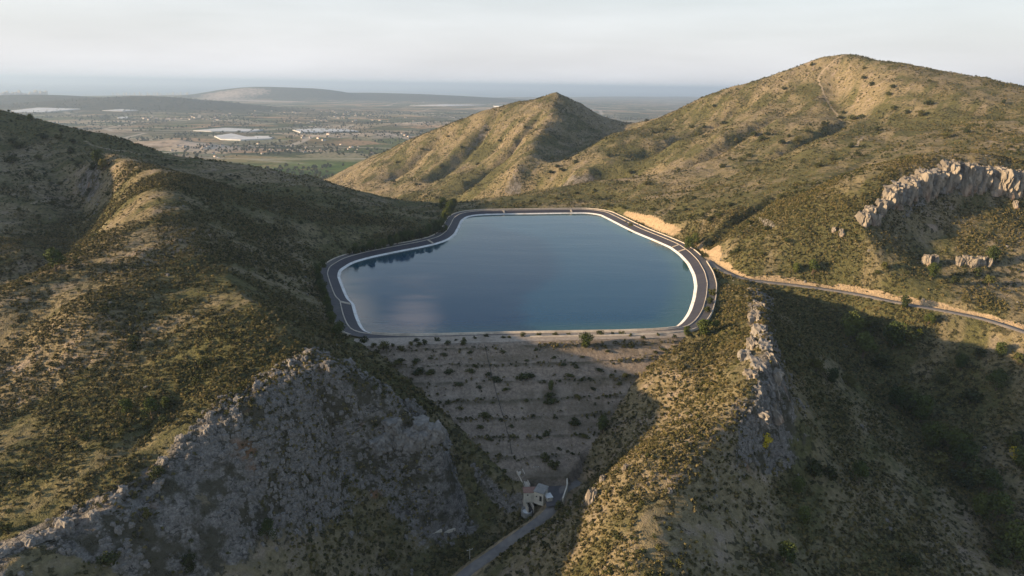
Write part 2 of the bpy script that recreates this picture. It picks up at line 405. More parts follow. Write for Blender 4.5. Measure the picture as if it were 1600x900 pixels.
def height(X, Y, detail=True):
    H = base_height(X, Y)
    far = sstep(1500, 1800, Y)
    for l, d, w in CARVE:
        x0, y0 = l[:, 0].min() - 3 * w, l[:, 1].min() - 3 * w; x1, y1 = l[:, 0].max() + 3 * w, l[:, 1].max() + 3 * w
        m = (X > x0) & (X < x1) & (Y > y0) & (Y < y1)
        if not m.any(): continue
        q, bi, _ = seg_dist(X[m], Y[m], l)
        n = len(l) - 1; f = np.clip(np.minimum(bi, n - bi) / (0.25 * n), 0, 1)
        ww = w * (0.6 + 0.6 * bi / n)
        H[m] += d * f * np.exp(-(q / ww) ** 2 * 1.5)
    dist = np.hypot(X, Y)
    k = 1 - far
    H += k * sstep(120, 700, dist) * 5.0 * fbm(X, Y, 90, 4, 0.55, 1)
    H += k * 1.8 * fbm(X, Y, 26, 4, 0.55, 2)
    H += k * sstep(450, 900, Y) * 7.0 * (ridged(X * 0.9 + Y * 0.25, Y * 0.7, 95, 3, 0.5, 3) - 0.5)
    if detail:
        H += k * 0.45 * fbm(X, Y, 5.5, 3, 0.6, 4)
        rk = rock_mask(X, Y)
        H += rk * (2.6 * (ridged(X, Y, 10, 4, 0.62, 5) - 0.6) + 1.7 * (ridged(X, Y, 4.0, 3, 0.65, 6) - 0.5))
        H += (1 - rk) * k * (0.9 * (ridged(X * 0.62 + Y * 0.78, (Y * 0.62 - X * 0.78) * 3.0, 30, 3, 0.55, 13) - 0.5)) * (1 - sstep(260, 420, Y))
    # the dam body fills the valley: natural ground below it inside its outline, above it outside
    m = (X > -90) & (X < 110) & (Y > 180) & (Y < 275)
    if m.any():
        x = X[m]; y = Y[m]; dz = dam_z(x, y); h = H[m]
        q, _, _ = seg_dist(x, y, DAM_POLY, True); ins = inside(x, y, DAM_POLY)
        up = dz - 0.5 + np.clip(q, 0, 4) * 0.6 - sstep(4, 16, q) * 14
        dn = dz - 0.1 - np.clip(q, 0, 5) * 0.6
        crest = (x - CL[0]) * cnrm[0] + (y - CL[1]) * cnrm[1] < -0.5
        H[m] = np.where(crest, np.minimum(h, 1.9), np.where(ins, np.minimum(h, dn), np.maximum(h, up)))
        across = ((x - CL[0]) * cd[0] + (y - CL[1]) * cd[1])
        offend = (across < -3) | (across > np.linalg.norm(CR - CL) + 3)
        H[m] = np.where(crest & offend, h, H[m])
    # reservoir basin
    m = (X > -140) & (X < 150) & (Y > 225) & (Y < 600)
    if m.any():
        x = X[m]; y = Y[m]; q, _, _ = seg_dist(x, y, SHORE, True)
        q = np.where(inside(x, y, SHORE), -q, q)
        h = H[m]
        target = np.where(q < 0, np.maximum(-6, -1.0 + q * 0.35), RIM - 0.6)
        target = np.where(q < 7.5, np.minimum(target, -1.0 + np.clip(q, 0, 9) * 0.25), target)
        wgt = 1 - sstep(RINGW - 1.0, RINGW + 8, q)
        # cut banks: steep where the slope rises above, gentle where it falls
        c1 = PZ(1022, 350, 3)[:2]; c2 = PZ(1112, 396, 3)[:2]
        steep = np.maximum(np.exp(-(np.hypot(x - c1[0], y - c1[1]) / 30) ** 2), np.exp(-(np.hypot(x - c2[0], y - c2[1]) / 13) ** 2))
        hi = RIM - 0.2 + np.clip(q - RINGW - 1.5 - 3.5 * steep, 0, 100) * (0.62 + 1.5 * steep)
        lo = RIM - 0.4 - np.clip(q - RINGW - 0.5, 0, 100) * 0.6
        nat = np.clip(h, lo, None); nat = np.minimum(nat, hi + 0.0)
        H[m] = np.where(q < RINGW + 0.6, target, nat)
    for RD, hw in ((ACCESS, 2.4), (VROAD, 2.0)):
        x0, y0 = RD[:, 0].min() - 40, RD[:, 1].min() - 40; x1, y1 = RD[:, 0].max() + 40, RD[:, 1].max() + 40
        m = (X > x0) & (X < x1) & (Y > y0) & (Y < y1)
        q, bi, _ = seg_dist(X[m], Y[m], RD)
        rz = np.interp(bi, np.arange(len(RD)), RD[:, 2])
        h = H[m]
        if RD is ACCESS:
            _, _, side = seg_dist(X[m], Y[m], RD)
        else: side = np.ones(q.shape)
        fall = np.where((side < 0) & (X[m] > 170), -0.16, 1.3)
        hi = rz - 0.25 + np.clip(q - hw - 0.9, 0, 99) * fall; lo = rz - 0.25 - np.clip(q - hw - 0.6, 0, 99) * 0.9
        keepm = np.ones(h.shape, bool)
        if RD is ACCESS:      # leave the perimeter ring alone
            qq, _, _ = seg_dist(X[m], Y[m], SHORE, True); keepm = qq > RINGW - 0.5
        H[m] = np.where(keepm, np.clip(h, lo, hi), h)
    # pump house yard
    yc = PZ(862, 768, -31.8)
    q = np.hypot((X - yc[0]) * 1.0, (Y - yc[1]) * 1.0)
    H = np.where(q < 14, np.minimum(H, -32.15 + np.clip(q - 8.5, 0, 99) * 1.6), H)
    H = H * (1 - far) + (-150.6) * far
    return H
ROCKZ = [  # polygons (survey pixels with heights) where limestone breaks through: density
 ([PZ(*t) for t in ((0, 835, 5), (100, 795, 5), (200, 752, 6), (300, 698, 6), (380, 662, 5.5), (450, 620, 5), (520, 582, 5), (590, 590, 2), (650, 630, -3), (695, 670, -10))], 3.0, 30),
]
def rock_mask(X, Y):
    x = X; y = Y
    q, _, side = seg_dist(x, y, ROCK_EDGE)
    below = side < 0
    q = q + 7 * fbm(x, y, 14, 3, 0.6, 14) * below + 1.5 * fbm(x, y, 6, 2, 0.6, 15)
    wd = 30 + 40 * sstep(-60, -85, x)
    r = np.where(below, 1 - sstep(0.15 * wd, wd, q), 1 - sstep(0.3, 7.0, q + 3 * fbm(x, y, 11, 3, 0.6, 17)))
    q2, _, side2 = seg_dist(x, y, SPUR_EDGE)
    r2 = np.where(side2 < 0, 1 - sstep(3, 8, q2 + 3 * fbm(x, y, 8, 2, 0.5, 16)), 1 - sstep(1.0, 7, q2 + 4 * fbm(x, y, 9, 2, 0.5, 16)))
    patch = sstep(-0.25, 0.25, fbm(x, y, 18, 4, 0.6, 8))
    broad = 0.16 * sstep(0.2, 0.6, fbm(x, y, 46, 4, 0.55, 9)) * (1 - sstep(300, 700, y))
    return np.clip(r * (0.12 + 0.88 * patch) + r2 * 0.9 + broad, 0, 1)
ROCK_EDGE = np.array([PZ(*t)[:2] for t in ((-500, 980, -8), (-120, 885, -2), (0, 835, 5), (100, 795, 5), (200, 752, 6), (300, 698, 6), (380, 662, 5.5), (450, 620, 5), (520, 582, 5), (590, 585, 2), (650, 625, -3), (695, 668, -10))])
SPUR_EDGE = np.array([PZ(*t)[:2] for t in ((1188, 455, 5), (1190, 500, 9), (1200, 545, 11), (1212, 590, 9), (1205, 632, 5), (1180, 655, 2))])
# ------------------------------------------------------------------ terrain mesh
def axis(segs):
    o = [segs[0][0]]
    for a, b, s0, s1 in segs:
        n = max(1, int(round((b - a) / ((s0 + s1) / 2))))
        w = np.linspace(s0, s1, n); w = w / w.sum() * (b - a)
        o += list(a + np.cumsum(w))
    return np.array(o)
QUAL = globals().get('QUAL', 1.0)
gx = axis([(-950, -500, 16, 6), (-500, -230, 4 , 1.6), (-230, 260, 0.95, 0.95), (260, 480, 1.4, 2.6), (480, 700, 3.5, 8), (700, 1150, 10, 16)])
gy = axis([(-60, 95, 8, 3), (95, 300, 0.8, 0.9), (300, 450, 0.9, 1.3), (450, 700, 1.3, 2.2), (700, 1250, 2.2, 3.5), (1250, 1860, 5, 12)])
GX, GY = np.meshgrid(gx, gy)
GH = height(GX, GY)
nx_, ny_ = len(gx), len(gy)
idx = np.arange(nx_ * ny_).reshape(ny_, nx_)
TF = np.stack([idx[:-1, :-1], idx[:-1, 1:], idx[1:, 1:], idx[1:, :-1]], -1).reshape(-1, 4)
print('terrain verts', nx_ * ny_)
# ------------------------------------------------------------------ materials
def new_mat(name):
    m = bpy.data.materials.new(name); m.use_nodes = True
    nt = m.node_tree; b = nt.nodes['Principled BSDF']
    b.inputs['Specular IOR Level'].default_value = 0.2; b.inputs['Roughness'].default_value = 0.9
    return m, nt, b
class NB:
    """little node-graph builder"""
    def __init__(s, nt): s.nt = nt; s.tc = None
    def n(s, t, **k):
        x = s.nt.nodes.new(t)
        for a, b in k.items(): setattr(x, a, b)
        return x
    def l(s, a, b): s.nt.links.new(a, b)
    def pos(s, scale=(1, 1, 1)):
        if s.tc is None: s.tc = s.n('ShaderNodeTexCoord')
        if scale == (1, 1, 1): return s.tc.outputs['Object']
        m = s.n('ShaderNodeMapping'); m.inputs['Scale'].default_value = scale; s.l(s.tc.outputs['Object'], m.inputs[0]); return m.outputs[0]
    def noise(s, wl_, detail=4, rough=0.55, vec=None, scale=(1, 1, 1), dist=0.0):
        x = s.n('ShaderNodeTexNoise'); x.inputs['Scale'].default_value = 1.0 / wl_; x.inputs['Detail'].default_value = detail
        x.inputs['Roughness'].default_value = rough; x.inputs['Distortion'].default_value = dist
        s.l(vec if vec is not None else s.pos(scale), x.inputs['Vector']); return x.outputs['Fac']
    def voro(s, wl_, feature='F1', out='Distance', scale=(1, 1, 1), rand=1.0):
        x = s.n('ShaderNodeTexVoronoi', feature=feature); x.inputs['Scale'].default_value = 1.0 / wl_; x.inputs['Randomness'].default_value = rand
        s.l(s.pos(scale), x.inputs['Vector']); return x.outputs[out]
    def rng(s, v, a, b, c=0.0, d=1.0, smooth=False):
        x = s.n('ShaderNodeMapRange'); x.inputs['From Min'].default_value = a; x.inputs['From Max'].default_value = b
        x.inputs['To Min'].default_value = c; x.inputs['To Max'].default_value = d
        if smooth: x.interpolation_type = 'SMOOTHSTEP'
        s.l(v, x.inputs['Value']); return x.outputs[0]
    def mix(s, f, a, b, mode='MIX'):
        x = s.n('ShaderNodeMix', data_type='RGBA', blend_type=mode)
        for k, v in (('Factor', f), ('A', a), ('B', b)):
            if isinstance(v, (int, float)): x.inputs[k].default_value = v
            elif isinstance(v, tuple): x.inputs[k].default_value = (*v, 1)
            else: s.l(v, x.inputs[k])
        return x.outputs['Result']
    def math(s, op, a, b=0.0):
        x = s.n('ShaderNodeMath', operation=op)
        for i, v in enumerate((a, b)):
            if isinstance(v, (int, float)): x.inputs[i].default_value = v
            else: s.l(v, x.inputs[i])
        return x.outputs[0]
    def ramp(s, f, stops):
        x = s.n('ShaderNodeValToRGB'); s.l(f, x.inputs[0]); e = x.color_ramp.elements
        while len(e) < len(stops): e.new(0.5)
        for q, (p, c) in zip(e, stops): q.position = p; q.color = (*c, 1)
        return x.outputs[0]
    def attr(s, name, out='Color'):
        x = s.n('ShaderNodeAttribute', attribute_name=name); return x
    def bump(s, h, strength, dist, prev=None):
        x = s.n('ShaderNodeBump'); x.inputs['Strength'].default_value = strength; x.inputs['Distance'].default_value = dist
        s.l(h, x.inputs['Height'])
        if prev is not None: s.l(prev, x.inputs['Normal'])
        return x.outputs[0]

def mat_terrain():
    m, nt, b = new_mat('maquis_hillside'); g = NB(nt)
    a = g.attr('mask'); sp = g.n('ShaderNodeSeparateColor'); g.l(a.outputs['Color'], sp.inputs[0])
    rock, cut, green = sp.outputs[0], sp.outputs[1], sp.outputs[2]; trail = a.outputs['Alpha']
    n1 = g.noise(38, 5, 0.6); n2 = g.noise(7, 5, 0.65); n3 = g.noise(1.6, 4, 0.7); n4 = g.noise(0.5, 3, 0.7)
    dry = g.mix(g.rng(n3, 0.3, 0.7), (0.12, 0.102, 0.060), (0.30, 0.25, 0.150))
    soil = g.mix(g.rng(n4, 0.3, 0.7), (0.40, 0.325, 0.255), (0.20, 0.165, 0.135))
    base = g.mix(g.rng(n2, 0.50, 0.66), dry, soil)
    olive = g.mix(g.rng(n3, 0.3, 0.7), (0.052, 0.057, 0.026), (0.145, 0.140, 0.056))
    cov = g.math('ADD', g.math('MULTIPLY', n2, 1.3), g.math('ADD', g.math('MULTIPLY', n1, 0.9), g.math('MULTIPLY', green, 0.9)))
    base = g.mix(g.rng(cov, 1.05, 1.48, 0.0, 0.92), base, olive)
    # low bushes as spots
    v = g.rng(g.noise(2.4, 3, 0.55), 0.25, 0.75, 1.0, 0.0); sz = g.rng(g.noise(16, 3), 0.38, 0.66, 0.22, 0.46)
    spot = g.math('MULTIPLY', g.rng(g.math('SUBTRACT', v, sz), -0.05, 0.03, 1, 0), 0.8)
    base = g.mix(spot, base, (0.036, 0.038, 0.021))
    # limestone
    rk = g.mix(g.rng(n3, 0.3, 0.7), (0.12, 0.113, 0.106), (0.35, 0.325, 0.30))
    ed = g.noise(3.2, 6, 0.75, scale=(0.55, 1.2, 2.2), dist=1.0); rk = g.mix(g.rng(ed, 0.46, 0.40, 0, 0.85), rk, (0.045, 0.043, 0.04))
    rk = g.mix(g.rng(n4, 0.35, 0.62), g.mix(0.55, rk, (0.05, 0.05, 0.048)), rk)
    rk = g.mix(g.rng(n2, 0.47, 0.56, 0, 0.85), rk, (0.060, 0.056, 0.036))
    stain = g.rng(g.noise(13, 3), 0.64, 0.74, 0, 0.55)
    rk = g.mix(stain, rk, (0.34, 0.17, 0.09))
    rf = g.rng(g.math('ADD', rock, g.math('MULTIPLY', g.math('SUBTRACT', n3, 0.5), 1.1)), 0.34, 0.55)
    col = g.mix(rf, base, rk)
    # fresh cuts and trail
    ct = g.mix(g.noise(2.2, 5, 0.7, scale=(1, 1, 0.35)), (0.24, 0.175, 0.11), (0.54, 0.42, 0.28))
    cf = g.rng(g.math('ADD', cut, g.math('MULTIPLY', g.math('SUBTRACT', n2, 0.5), 0.8)), 0.3, 0.5)
    col = g.mix(cf, col, ct)
    col = g.mix(g.rng(trail, 0.3, 0.8, 0, 0.75), col, (0.40, 0.33, 0.25))
    g.l(col, b.inputs['Base Color'])
    h = g.math('ADD', g.math('MULTIPLY', n3, 1.0), g.math('ADD', g.math('MULTIPLY', spot, 0.55), g.math('MULTIPLY', n4, 0.45)))
    nb = g.bump(h, 1.0, 1.1)
    g.l(nb, b.inputs['Normal'])
    b.inputs['Roughness'].default_value = 1.0; b.inputs['Specular IOR Level'].default_value = 0.08
    return m
def mat_simple(name, c1, c2, wl_=1.0, bump=0.0, rough=0.9, spec=0.2, scale=(1, 1, 1), stain=None, wl2=None):
    m, nt, b = new_mat(name); g = NB(nt)
    n = g.noise(wl_, 5, 0.6, scale=scale)
    col = g.mix(g.rng(n, 0.3, 0.7), c1, c2)
    if stain:
        col = g.mix(g.rng(g.noise(wl2 or wl_ * 4, 4, 0.65, scale=scale), 0.48, 0.68, 0, 0.75), col, stain)
    g.l(col, b.inputs['Base Color'])
    if bump: g.l(g.bump(n, 1.0, bump), b.inputs['Normal'])
    b.inputs['Roughness'].default_value = rough; b.inputs['Specular IOR Level'].default_value = spec
    return m
def mat_leaf(name, stops, vary=0.35):
    m, nt, b = new_mat(name); g = NB(nt)
    oi = g.n('ShaderNodeObjectInfo')
    col = g.ramp(oi.outputs['Random'], stops)
    n = g.noise(0.25, 2)
    col = g.mix(g.rng(n, 0.3, 0.7), g.mix(1.0, col, (1 - vary,) * 3, 'MULTIPLY'), g.mix(1.0, col, (1 + vary,) * 3, 'MULTIPLY'))
    g.l(col, b.inputs['Base Color'])
    b.inputs['Roughness'].default_value = 0.9; b.inputs['Specular IOR Level'].default_value = 0.1
    return m
def mat_dam():
    m, nt, b = new_mat('dam_rubble'); g = NB(nt)
    n1 = g.noise(14, 4, scale=(0.30, 1, 2.5)); n2 = g.noise(1.1, 5, 0.75); v = g.noise(0.45, 3, 0.7)
    col = g.mix(g.rng(n2, 0.3, 0.7), (0.145, 0.12, 0.10), (0.37, 0.31, 0.255))
    col = g.mix(g.rng(n1, 0.46, 0.62, 0, 0.6), col, (0.12, 0.105, 0.075)); col = g.mix(g.rng(g.noise(9, 4, 0.6, scale=(1.6, 1, 0.5)), 0.55, 0.7, 0, 0.5), col, (0.40, 0.345, 0.29))
    col = g.mix(g.rng(v, 0.28, 0.42, 0.5, 0), col, (0.10, 0.09, 0.08))
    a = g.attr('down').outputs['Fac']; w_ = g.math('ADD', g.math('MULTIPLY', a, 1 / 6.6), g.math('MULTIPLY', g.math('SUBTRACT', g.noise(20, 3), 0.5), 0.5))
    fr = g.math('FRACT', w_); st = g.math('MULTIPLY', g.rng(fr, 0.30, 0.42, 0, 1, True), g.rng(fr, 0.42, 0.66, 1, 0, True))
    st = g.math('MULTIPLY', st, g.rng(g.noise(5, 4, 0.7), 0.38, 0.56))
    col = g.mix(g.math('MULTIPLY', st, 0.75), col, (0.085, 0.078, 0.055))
    g.l(col, b.inputs['Base Color'])
    g.l(g.bump(g.math('ADD', n2, v), 1.0, 0.45), b.inputs['Normal'])
    b.inputs['Roughness'].default_value = 1.0; b.inputs['Specular IOR Level'].default_value = 0.05
    return m
def mat_water():
    m, nt, b = new_mat('reservoir_water'); g = NB(nt)
    a = g.attr('shallow')
    deep = g.mix(g.noise(60, 3), (0.002, 0.042, 0.098), (0.003, 0.047, 0.106))
    col = g.mix(a.outputs['Fac'], deep, (0.03, 0.085, 0.085))
    g.l(col, b.inputs['Base Color'])
    b.inputs['Roughness'].default_value = 0.03; b.inputs['Specular Tint'].default_value = (0.84, 0.96, 1.0, 1); b.inputs['IOR'].default_value = 1.33; b.inputs['Specular IOR Level'].default_value = 0.5
    r1 = g.noise(2.2, 3, 0.6, scale=(0.5, 1.3, 1)); r2 = g.noise(26, 2, 0.5, scale=(0.25, 1.1, 1))
    amp = g.rng(g.noise(60, 4, scale=(0.5, 1.6, 1), dist=0.8), 0.40, 0.60, 0.05, 1.0)
    h = g.math('MULTIPLY', r1, amp)
    g.l(g.bump(r2, 0.22, 0.6, g.bump(h, 0.55, 0.13)), b.inputs['Normal'])
    return m
def mat_rock():
    m, nt, b = new_mat('limestone'); g = NB(nt)
    n2 = g.noise(2.4, 6, 0.65, scale=(1.6, 1.6, 0.45)); n3 = g.noise(0.7, 4, 0.7)
    col = g.mix(g.rng(n2, 0.32, 0.66), (0.10, 0.092, 0.085), (0.34, 0.30, 0.25))
    col = g.mix(g.rng(n3, 0.48, 0.62, 0, 0.8), col, (0.085, 0.078, 0.07))
    col = g.mix(g.rng(g.noise(5.5, 3, scale=(1, 1, 0.5)), 0.56, 0.70, 0, 0.7), col, (0.42, 0.21, 0.11))
    g.l(col, b.inputs['Base Color'])
    g.l(g.bump(g.math('ADD', n2, g.math('MULTIPLY', n3, 0.4)), 1.0, 0.7), b.inputs['Normal'])
    b.inputs['Roughness'].default_value = 1.0; b.inputs['Specular IOR Level'].default_value = 0.08
    return m
def mat_plain():
    m, nt, b = new_mat('farmland_plain'); g = NB(nt)
    x = g.n('ShaderNodeTexVoronoi', feature='F1', distance='CHEBYCHEV'); x.inputs['Scale'].default_value = 1 / 150.0
    mp = g.n('ShaderNodeMapping'); mp.inputs['Rotation'].default_value = (0, 0, 0.35); mp.inputs['Scale'].default_value = (0.6, 1.0, 0)
    g.l(g.pos(), mp.inputs[0]); g.l(mp.outputs[0], x.inputs['Vector'])
    sp = g.n('ShaderNodeSeparateColor'); g.l(x.outputs['Color'], sp.inputs[0])
    f = sp.outputs[0]
    col = g.ramp(f, [(0.0, (0.055, 0.068, 0.035)), (0.22, (0.085, 0.10, 0.04)), (0.36, (0.12, 0.14, 0.05)), (0.46, (0.40, 0.27, 0.17)), (0.66, (0.13, 0.115, 0.06)), (0.82, (0.42, 0.34, 0.25)), (0.93, (0.10, 0.12, 0.05)), (1.0, (0.42, 0.38, 0.33))])
    n = g.noise(420, 5, 0.65); n2 = g.noise(45, 5, 0.7); n3 = g.noise(900, 4, 0.6, scale=(1, 0.5, 1))
    col = g.mix(g.rng(n, 0.45, 0.60, 0, 0.9), col, g.mix(g.rng(n2, 0.4, 0.6), (0.035, 0.045, 0.022), (0.13, 0.12, 0.06)))
    col = g.mix(g.rng(n3, 0.54, 0.68, 0, 0.75), col, g.mix(n2, (0.24, 0.16, 0.10), (0.17, 0.14, 0.08)))
    v = g.voro(24); col = g.mix(g.rng(v, 0.22, 0.34, 0.85, 0), col, (0.028, 0.036, 0.018))
    rd_ = g.voro(620, 'DISTANCE_TO_EDGE', scale=(0.7, 1, 0)); col = g.mix(g.rng(rd_, 0.008, 0.016, 0.8, 0), col, (0.40, 0.36, 0.31))
    hl = g.attr('hill'); col = g.mix(hl.outputs['Fac'], col, g.mix(g.rng(n2, 0.35, 0.65), (0.030, 0.036, 0.022), (0.085, 0.075, 0.05)))
    fe = g.attr('bare'); col = g.mix(g.rng(g.math('ADD', fe.outputs['Fac'], g.math('ADD', g.math('MULTIPLY', n2, 0.9), g.math('MULTIPLY', n, 0.9))), 1.35, 1.7, 0, 0.8), col, (0.50, 0.42, 0.36))
    fg = g.attr('lush'); col = g.mix(g.math('MULTIPLY', fg.outputs['Fac'], g.rng(n2, 0.35, 0.5, 0.4, 1)), col, g.mix(g.voro(30), (0.055, 0.095, 0.02), (0.11, 0.17, 0.04)))
    g.l(col, b.inputs['Base Color']); b.inputs['Roughness'].default_value = 1.0; b.inputs['Specular IOR Level'].default_value = 0.0
    return m
M_TERR = mat_terrain(); M_DAM = mat_dam(); M_WATER = mat_water(); M_ROCK = mat_rock(); M_SCREE = mat_simple('grey_limestone', (0.115, 0.11, 0.105), (0.31, 0.29, 0.27), 0.35, 0.05, 1.0, 0.05, stain=(0.08, 0.078, 0.07), wl2=0.6); M_PLAIN = mat_plain()
def mat_liner():
    m, nt, b = new_mat('dark_lining'); g = NB(nt)
    a = g.attr('arc').outputs['Fac']
    n = g.noise(1.4, 4); n2 = g.noise(9, 4, 0.65)
    col = g.mix(n, (0.030, 0.031, 0.045), (0.060, 0.060, 0.078))
    pan = g.math('FRACT', g.math('MULTIPLY', a, 1 / 6.0)); seam = g.rng(pan, 0.0, 0.05, 1, 0)
    wn_ = g.n('ShaderNodeTexWhiteNoise', noise_dimensions='1D'); g.l(g.math('FLOOR', g.math('MULTIPLY', a, 1 / 18.0)), wn_.inputs['W'])
    col = g.mix(g.math('MULTIPLY', wn_.outputs['Value'], 0.2), col, (0.085, 0.083, 0.095))
    col = g.mix(g.math('MULTIPLY', seam, 0.4), col, (0.12, 0.115, 0.12))
    col = g.mix(g.rng(n2, 0.55, 0.75, 0, 0.4), col, (0.09, 0.085, 0.085))
    g.l(col, b.inputs['Base Color']); b.inputs['Roughness'].default_value = 0.7
    return m
M_ASPH = mat_simple('asphalt', (0.070, 0.070, 0.080), (0.105, 0.102, 0.110), 2.2, 0.02, 0.9, 0.2, stain=(0.14, 0.13, 0.125), wl2=14)
M_LINER = mat_liner()
M_WHITE = mat_simple('white_band', (0.62, 0.62, 0.63), (0.80, 0.79, 0.78), 1.3, 0.02, 0.8, 0.2, stain=(0.50, 0.47, 0.43), wl2=6)
M_CONC = mat_simple('concrete', (0.44, 0.39, 0.33), (0.60, 0.54, 0.46), 1.5, 0.03, 0.9, 0.2, stain=(0.30, 0.26, 0.22), wl2=7)
M_CREST = mat_simple('crest_gravel', (0.26, 0.225, 0.195), (0.40, 0.35, 0.30), 1.1, 0.03, 1.0, 0.1, stain=(0.20, 0.17, 0.14), wl2=5)
M_ROAD2 = mat_simple('old_asphalt', (0.13, 0.125, 0.125), (0.20, 0.19, 0.185), 1.7, 0.02, 0.95, 0.1, stain=(0.26, 0.235, 0.21), wl2=8)
M_WALL = mat_simple('rendered_wall', (0.50, 0.46, 0.39), (0.62, 0.58, 0.50), 0.8, 0.01, 0.9, 0.2, stain=(0.36, 0.32, 0.27), wl2=2.2)
M_TILE = mat_simple('clay_tile', (0.20, 0.12, 0.10), (0.30, 0.19, 0.16), 0.5, 0.03, 0.9, 0.2)
M_GREYROOF = mat_simple('grey_roof', (0.20, 0.20, 0.20), (0.30, 0.295, 0.28), 0.9, 0.01, 0.8, 0.2)
M_METAL = mat_simple('pale_sheet_metal', (0.62, 0.64, 0.66), (0.76, 0.77, 0.78), 1.0, 0.0, 0.5, 0.4)
M_DARKM = mat_simple('dark_opening', (0.02, 0.02, 0.022), (0.035, 0.035, 0.038), 0.5, 0.0, 0.5, 0.4)
M_WOOD = mat_simple('weathered_pole', (0.30, 0.28, 0.25), (0.42, 0.40, 0.36), 0.4, 0.0, 0.9, 0.1)
M_STEEL = mat_simple('railing_paint', (0.42, 0.40, 0.34), (0.5, 0.48, 0.4), 0.4, 0.0, 0.6, 0.3)
M_BARK = mat_simple('bark', (0.07, 0.05, 0.035), (0.13, 0.10, 0.07), 0.3, 0.02)
M_PLAST = mat_simple('greenhouse_sheet', (0.42, 0.43, 0.45), (0.66, 0.67, 0.68), 30, 0.0, 0.6, 0.3, scale=(1, 0.2, 1), stain=(0.45, 0.46, 0.46), wl2=60)
M_FARM = mat_simple('whitewash', (0.42, 0.38, 0.33), (0.66, 0.62, 0.57), 6)
M_SEA = mat_simple('sea', (0.03, 0.085, 0.12), (0.04, 0.10, 0.14), 4000, 0.0, 0.28, 0.5, scale=(1, 0.3, 1))
M_TUFT = mat_leaf('scrub_foliage', [(0.0, (0.040, 0.042, 0.020)), (0.3, (0.080, 0.078, 0.032)), (0.55, (0.165, 0.143, 0.055)), (0.75, (0.215, 0.172, 0.080)), (0.9, (0.07, 0.072, 0.03)), (1.0, (0.26, 0.215, 0.12))])
M_SHRUB = mat_leaf('shrub_foliage', [(0.0, (0.028, 0.036, 0.014)), (0.4, (0.045, 0.055, 0.020)), (0.75, (0.070, 0.075, 0.025)), (1.0, (0.095, 0.090, 0.03))])
M_PINE = mat_leaf('pine_foliage', [(0.0, (0.035, 0.050, 0.016)), (0.5, (0.055, 0.075, 0.022)), (1.0, (0.085, 0.10, 0.028))])
M_BROOM = mat_leaf('broom_blossom', [(0.0, (0.42, 0.34, 0.03)), (1.0, (0.50, 0.40, 0.04))])
# ------------------------------------------------------------------ setting
terrain = mesh_np('hillside_terrain', np.stack([GX, GY, GH], -1).reshape(-1, 3), TF, M_TERR, True)
tag(terrain, kind='structure')
gxx = np.gradient(GH, axis=1) / np.gradient(gx)[None, :]; gyy = np.gradient(GH, axis=0) / np.gradient(gy)[:, None]
SLOPE = np.hypot(gxx, gyy)
RM = rock_mask(GX, GY)
RM = np.clip(RM + 0.6 * sstep(1.0, 1.7, SLOPE), 0, 1)
CUT = np.zeros_like(GH)
m = (GX > -140) & (GX < 150) & (GY > 225) & (GY < 600)
q, _, _ = seg_dist(GX[m], GY[m], SHORE, True)
east = sstep(20, 60, GX[m])
CUT[m] = np.where((q > RINGW - 1) & ~inside(GX[m], GY[m], SHORE), (1 - sstep(18, 24, q)) * sstep(0.55, 0.9, SLOPE[m]) * (0.26 + 0.74 * np.maximum(np.exp(-(np.hypot(GX[m] - PZ(1022, 350, 3)[0], GY[m] - PZ(1022, 350, 3)[1]) / 36) ** 2), np.exp(-(np.hypot(GX[m] - PZ(1112, 396, 3)[0], GY[m] - PZ(1112, 396, 3)[1]) / 17) ** 2))) + 0.2 * (1 - sstep(12, 14, q)), 0)
for RD, am in ((ACCESS, 1.0), (VROAD, 0.45)):
    x0, y0 = RD[:, 0].min() - 12, RD[:, 1].min() - 12; x1, y1 = RD[:, 0].max() + 12, RD[:, 1].max() + 12
    m = (GX > x0) & (GX < x1) & (GY > y0) & (GY < y1)
    q, bi, side = seg_dist(GX[m], GY[m], RD)
    upper = side > 0 if RD is ACCESS else np.ones(q.shape, bool)
    CUT[m] = np.maximum(CUT[m], am * np.where(upper, (1 - sstep(3.8, 5.8, q + 1.6 * fbm(GX[m], GY[m], 12, 3, 0.6, 77))), 0.5 * (1 - sstep(2.6, 3.4, q))))
TRAILS = [D((1278, 122, 915), (1290, 145, 870), (1308, 175, 800), (1330, 192, 770)), D((1325, 91, 945), (1290, 108, 930), (1278, 122, 915)), D((130, 212, 545), (165, 222, 530), (240, 234, 540), (330, 256, 555)),
          D((48, 280, 455), (68, 285, 440), (66, 300, 425), (50, 312, 410)), D((175, 375, 345), (140, 400, 330), (118, 412, 320)), D((1350, 215, 640), (1335, 235, 600))]
TR = np.zeros_like(GH)
for t_ in TRAILS:
    P_ = smooth_open(np.array(t_), 2)
    x0, y0 = P_[:, 0].min() - 12, P_[:, 1].min() - 12; x1, y1 = P_[:, 0].max() + 12, P_[:, 1].max() + 12
    m = (GX > x0) & (GX < x1) & (GY > y0) & (GY < y1)
    q, _, _ = seg_dist(GX[m] + 2 * fbm(GX[m], GY[m], 14, 2), GY[m], P_)
    w_ = 0.5 + np.median(GY[m]) / 1100.0
    TR[m] = np.maximum(TR[m], 1 - sstep(w_ * 0.5, w_ * 1.4, q))
GREEN = fbm(GX, GY, 120, 3, 0.5, 11) * 0.9 + 0.15 * np.clip(1 - SLOPE, 0, 1)
flow = np.zeros_like(GH)
GREEN += 0.10 * fbm(GX, GY, 40, 3, 0.6, 61)
def near(GXm, GYm, P_, w_):
    q, _, _ = seg_dist(GXm, GYm, np.array(P_)); return np.exp(-(q / w_) ** 2)
m = (GY > 150) & (GY < 720) & (GX > -420)
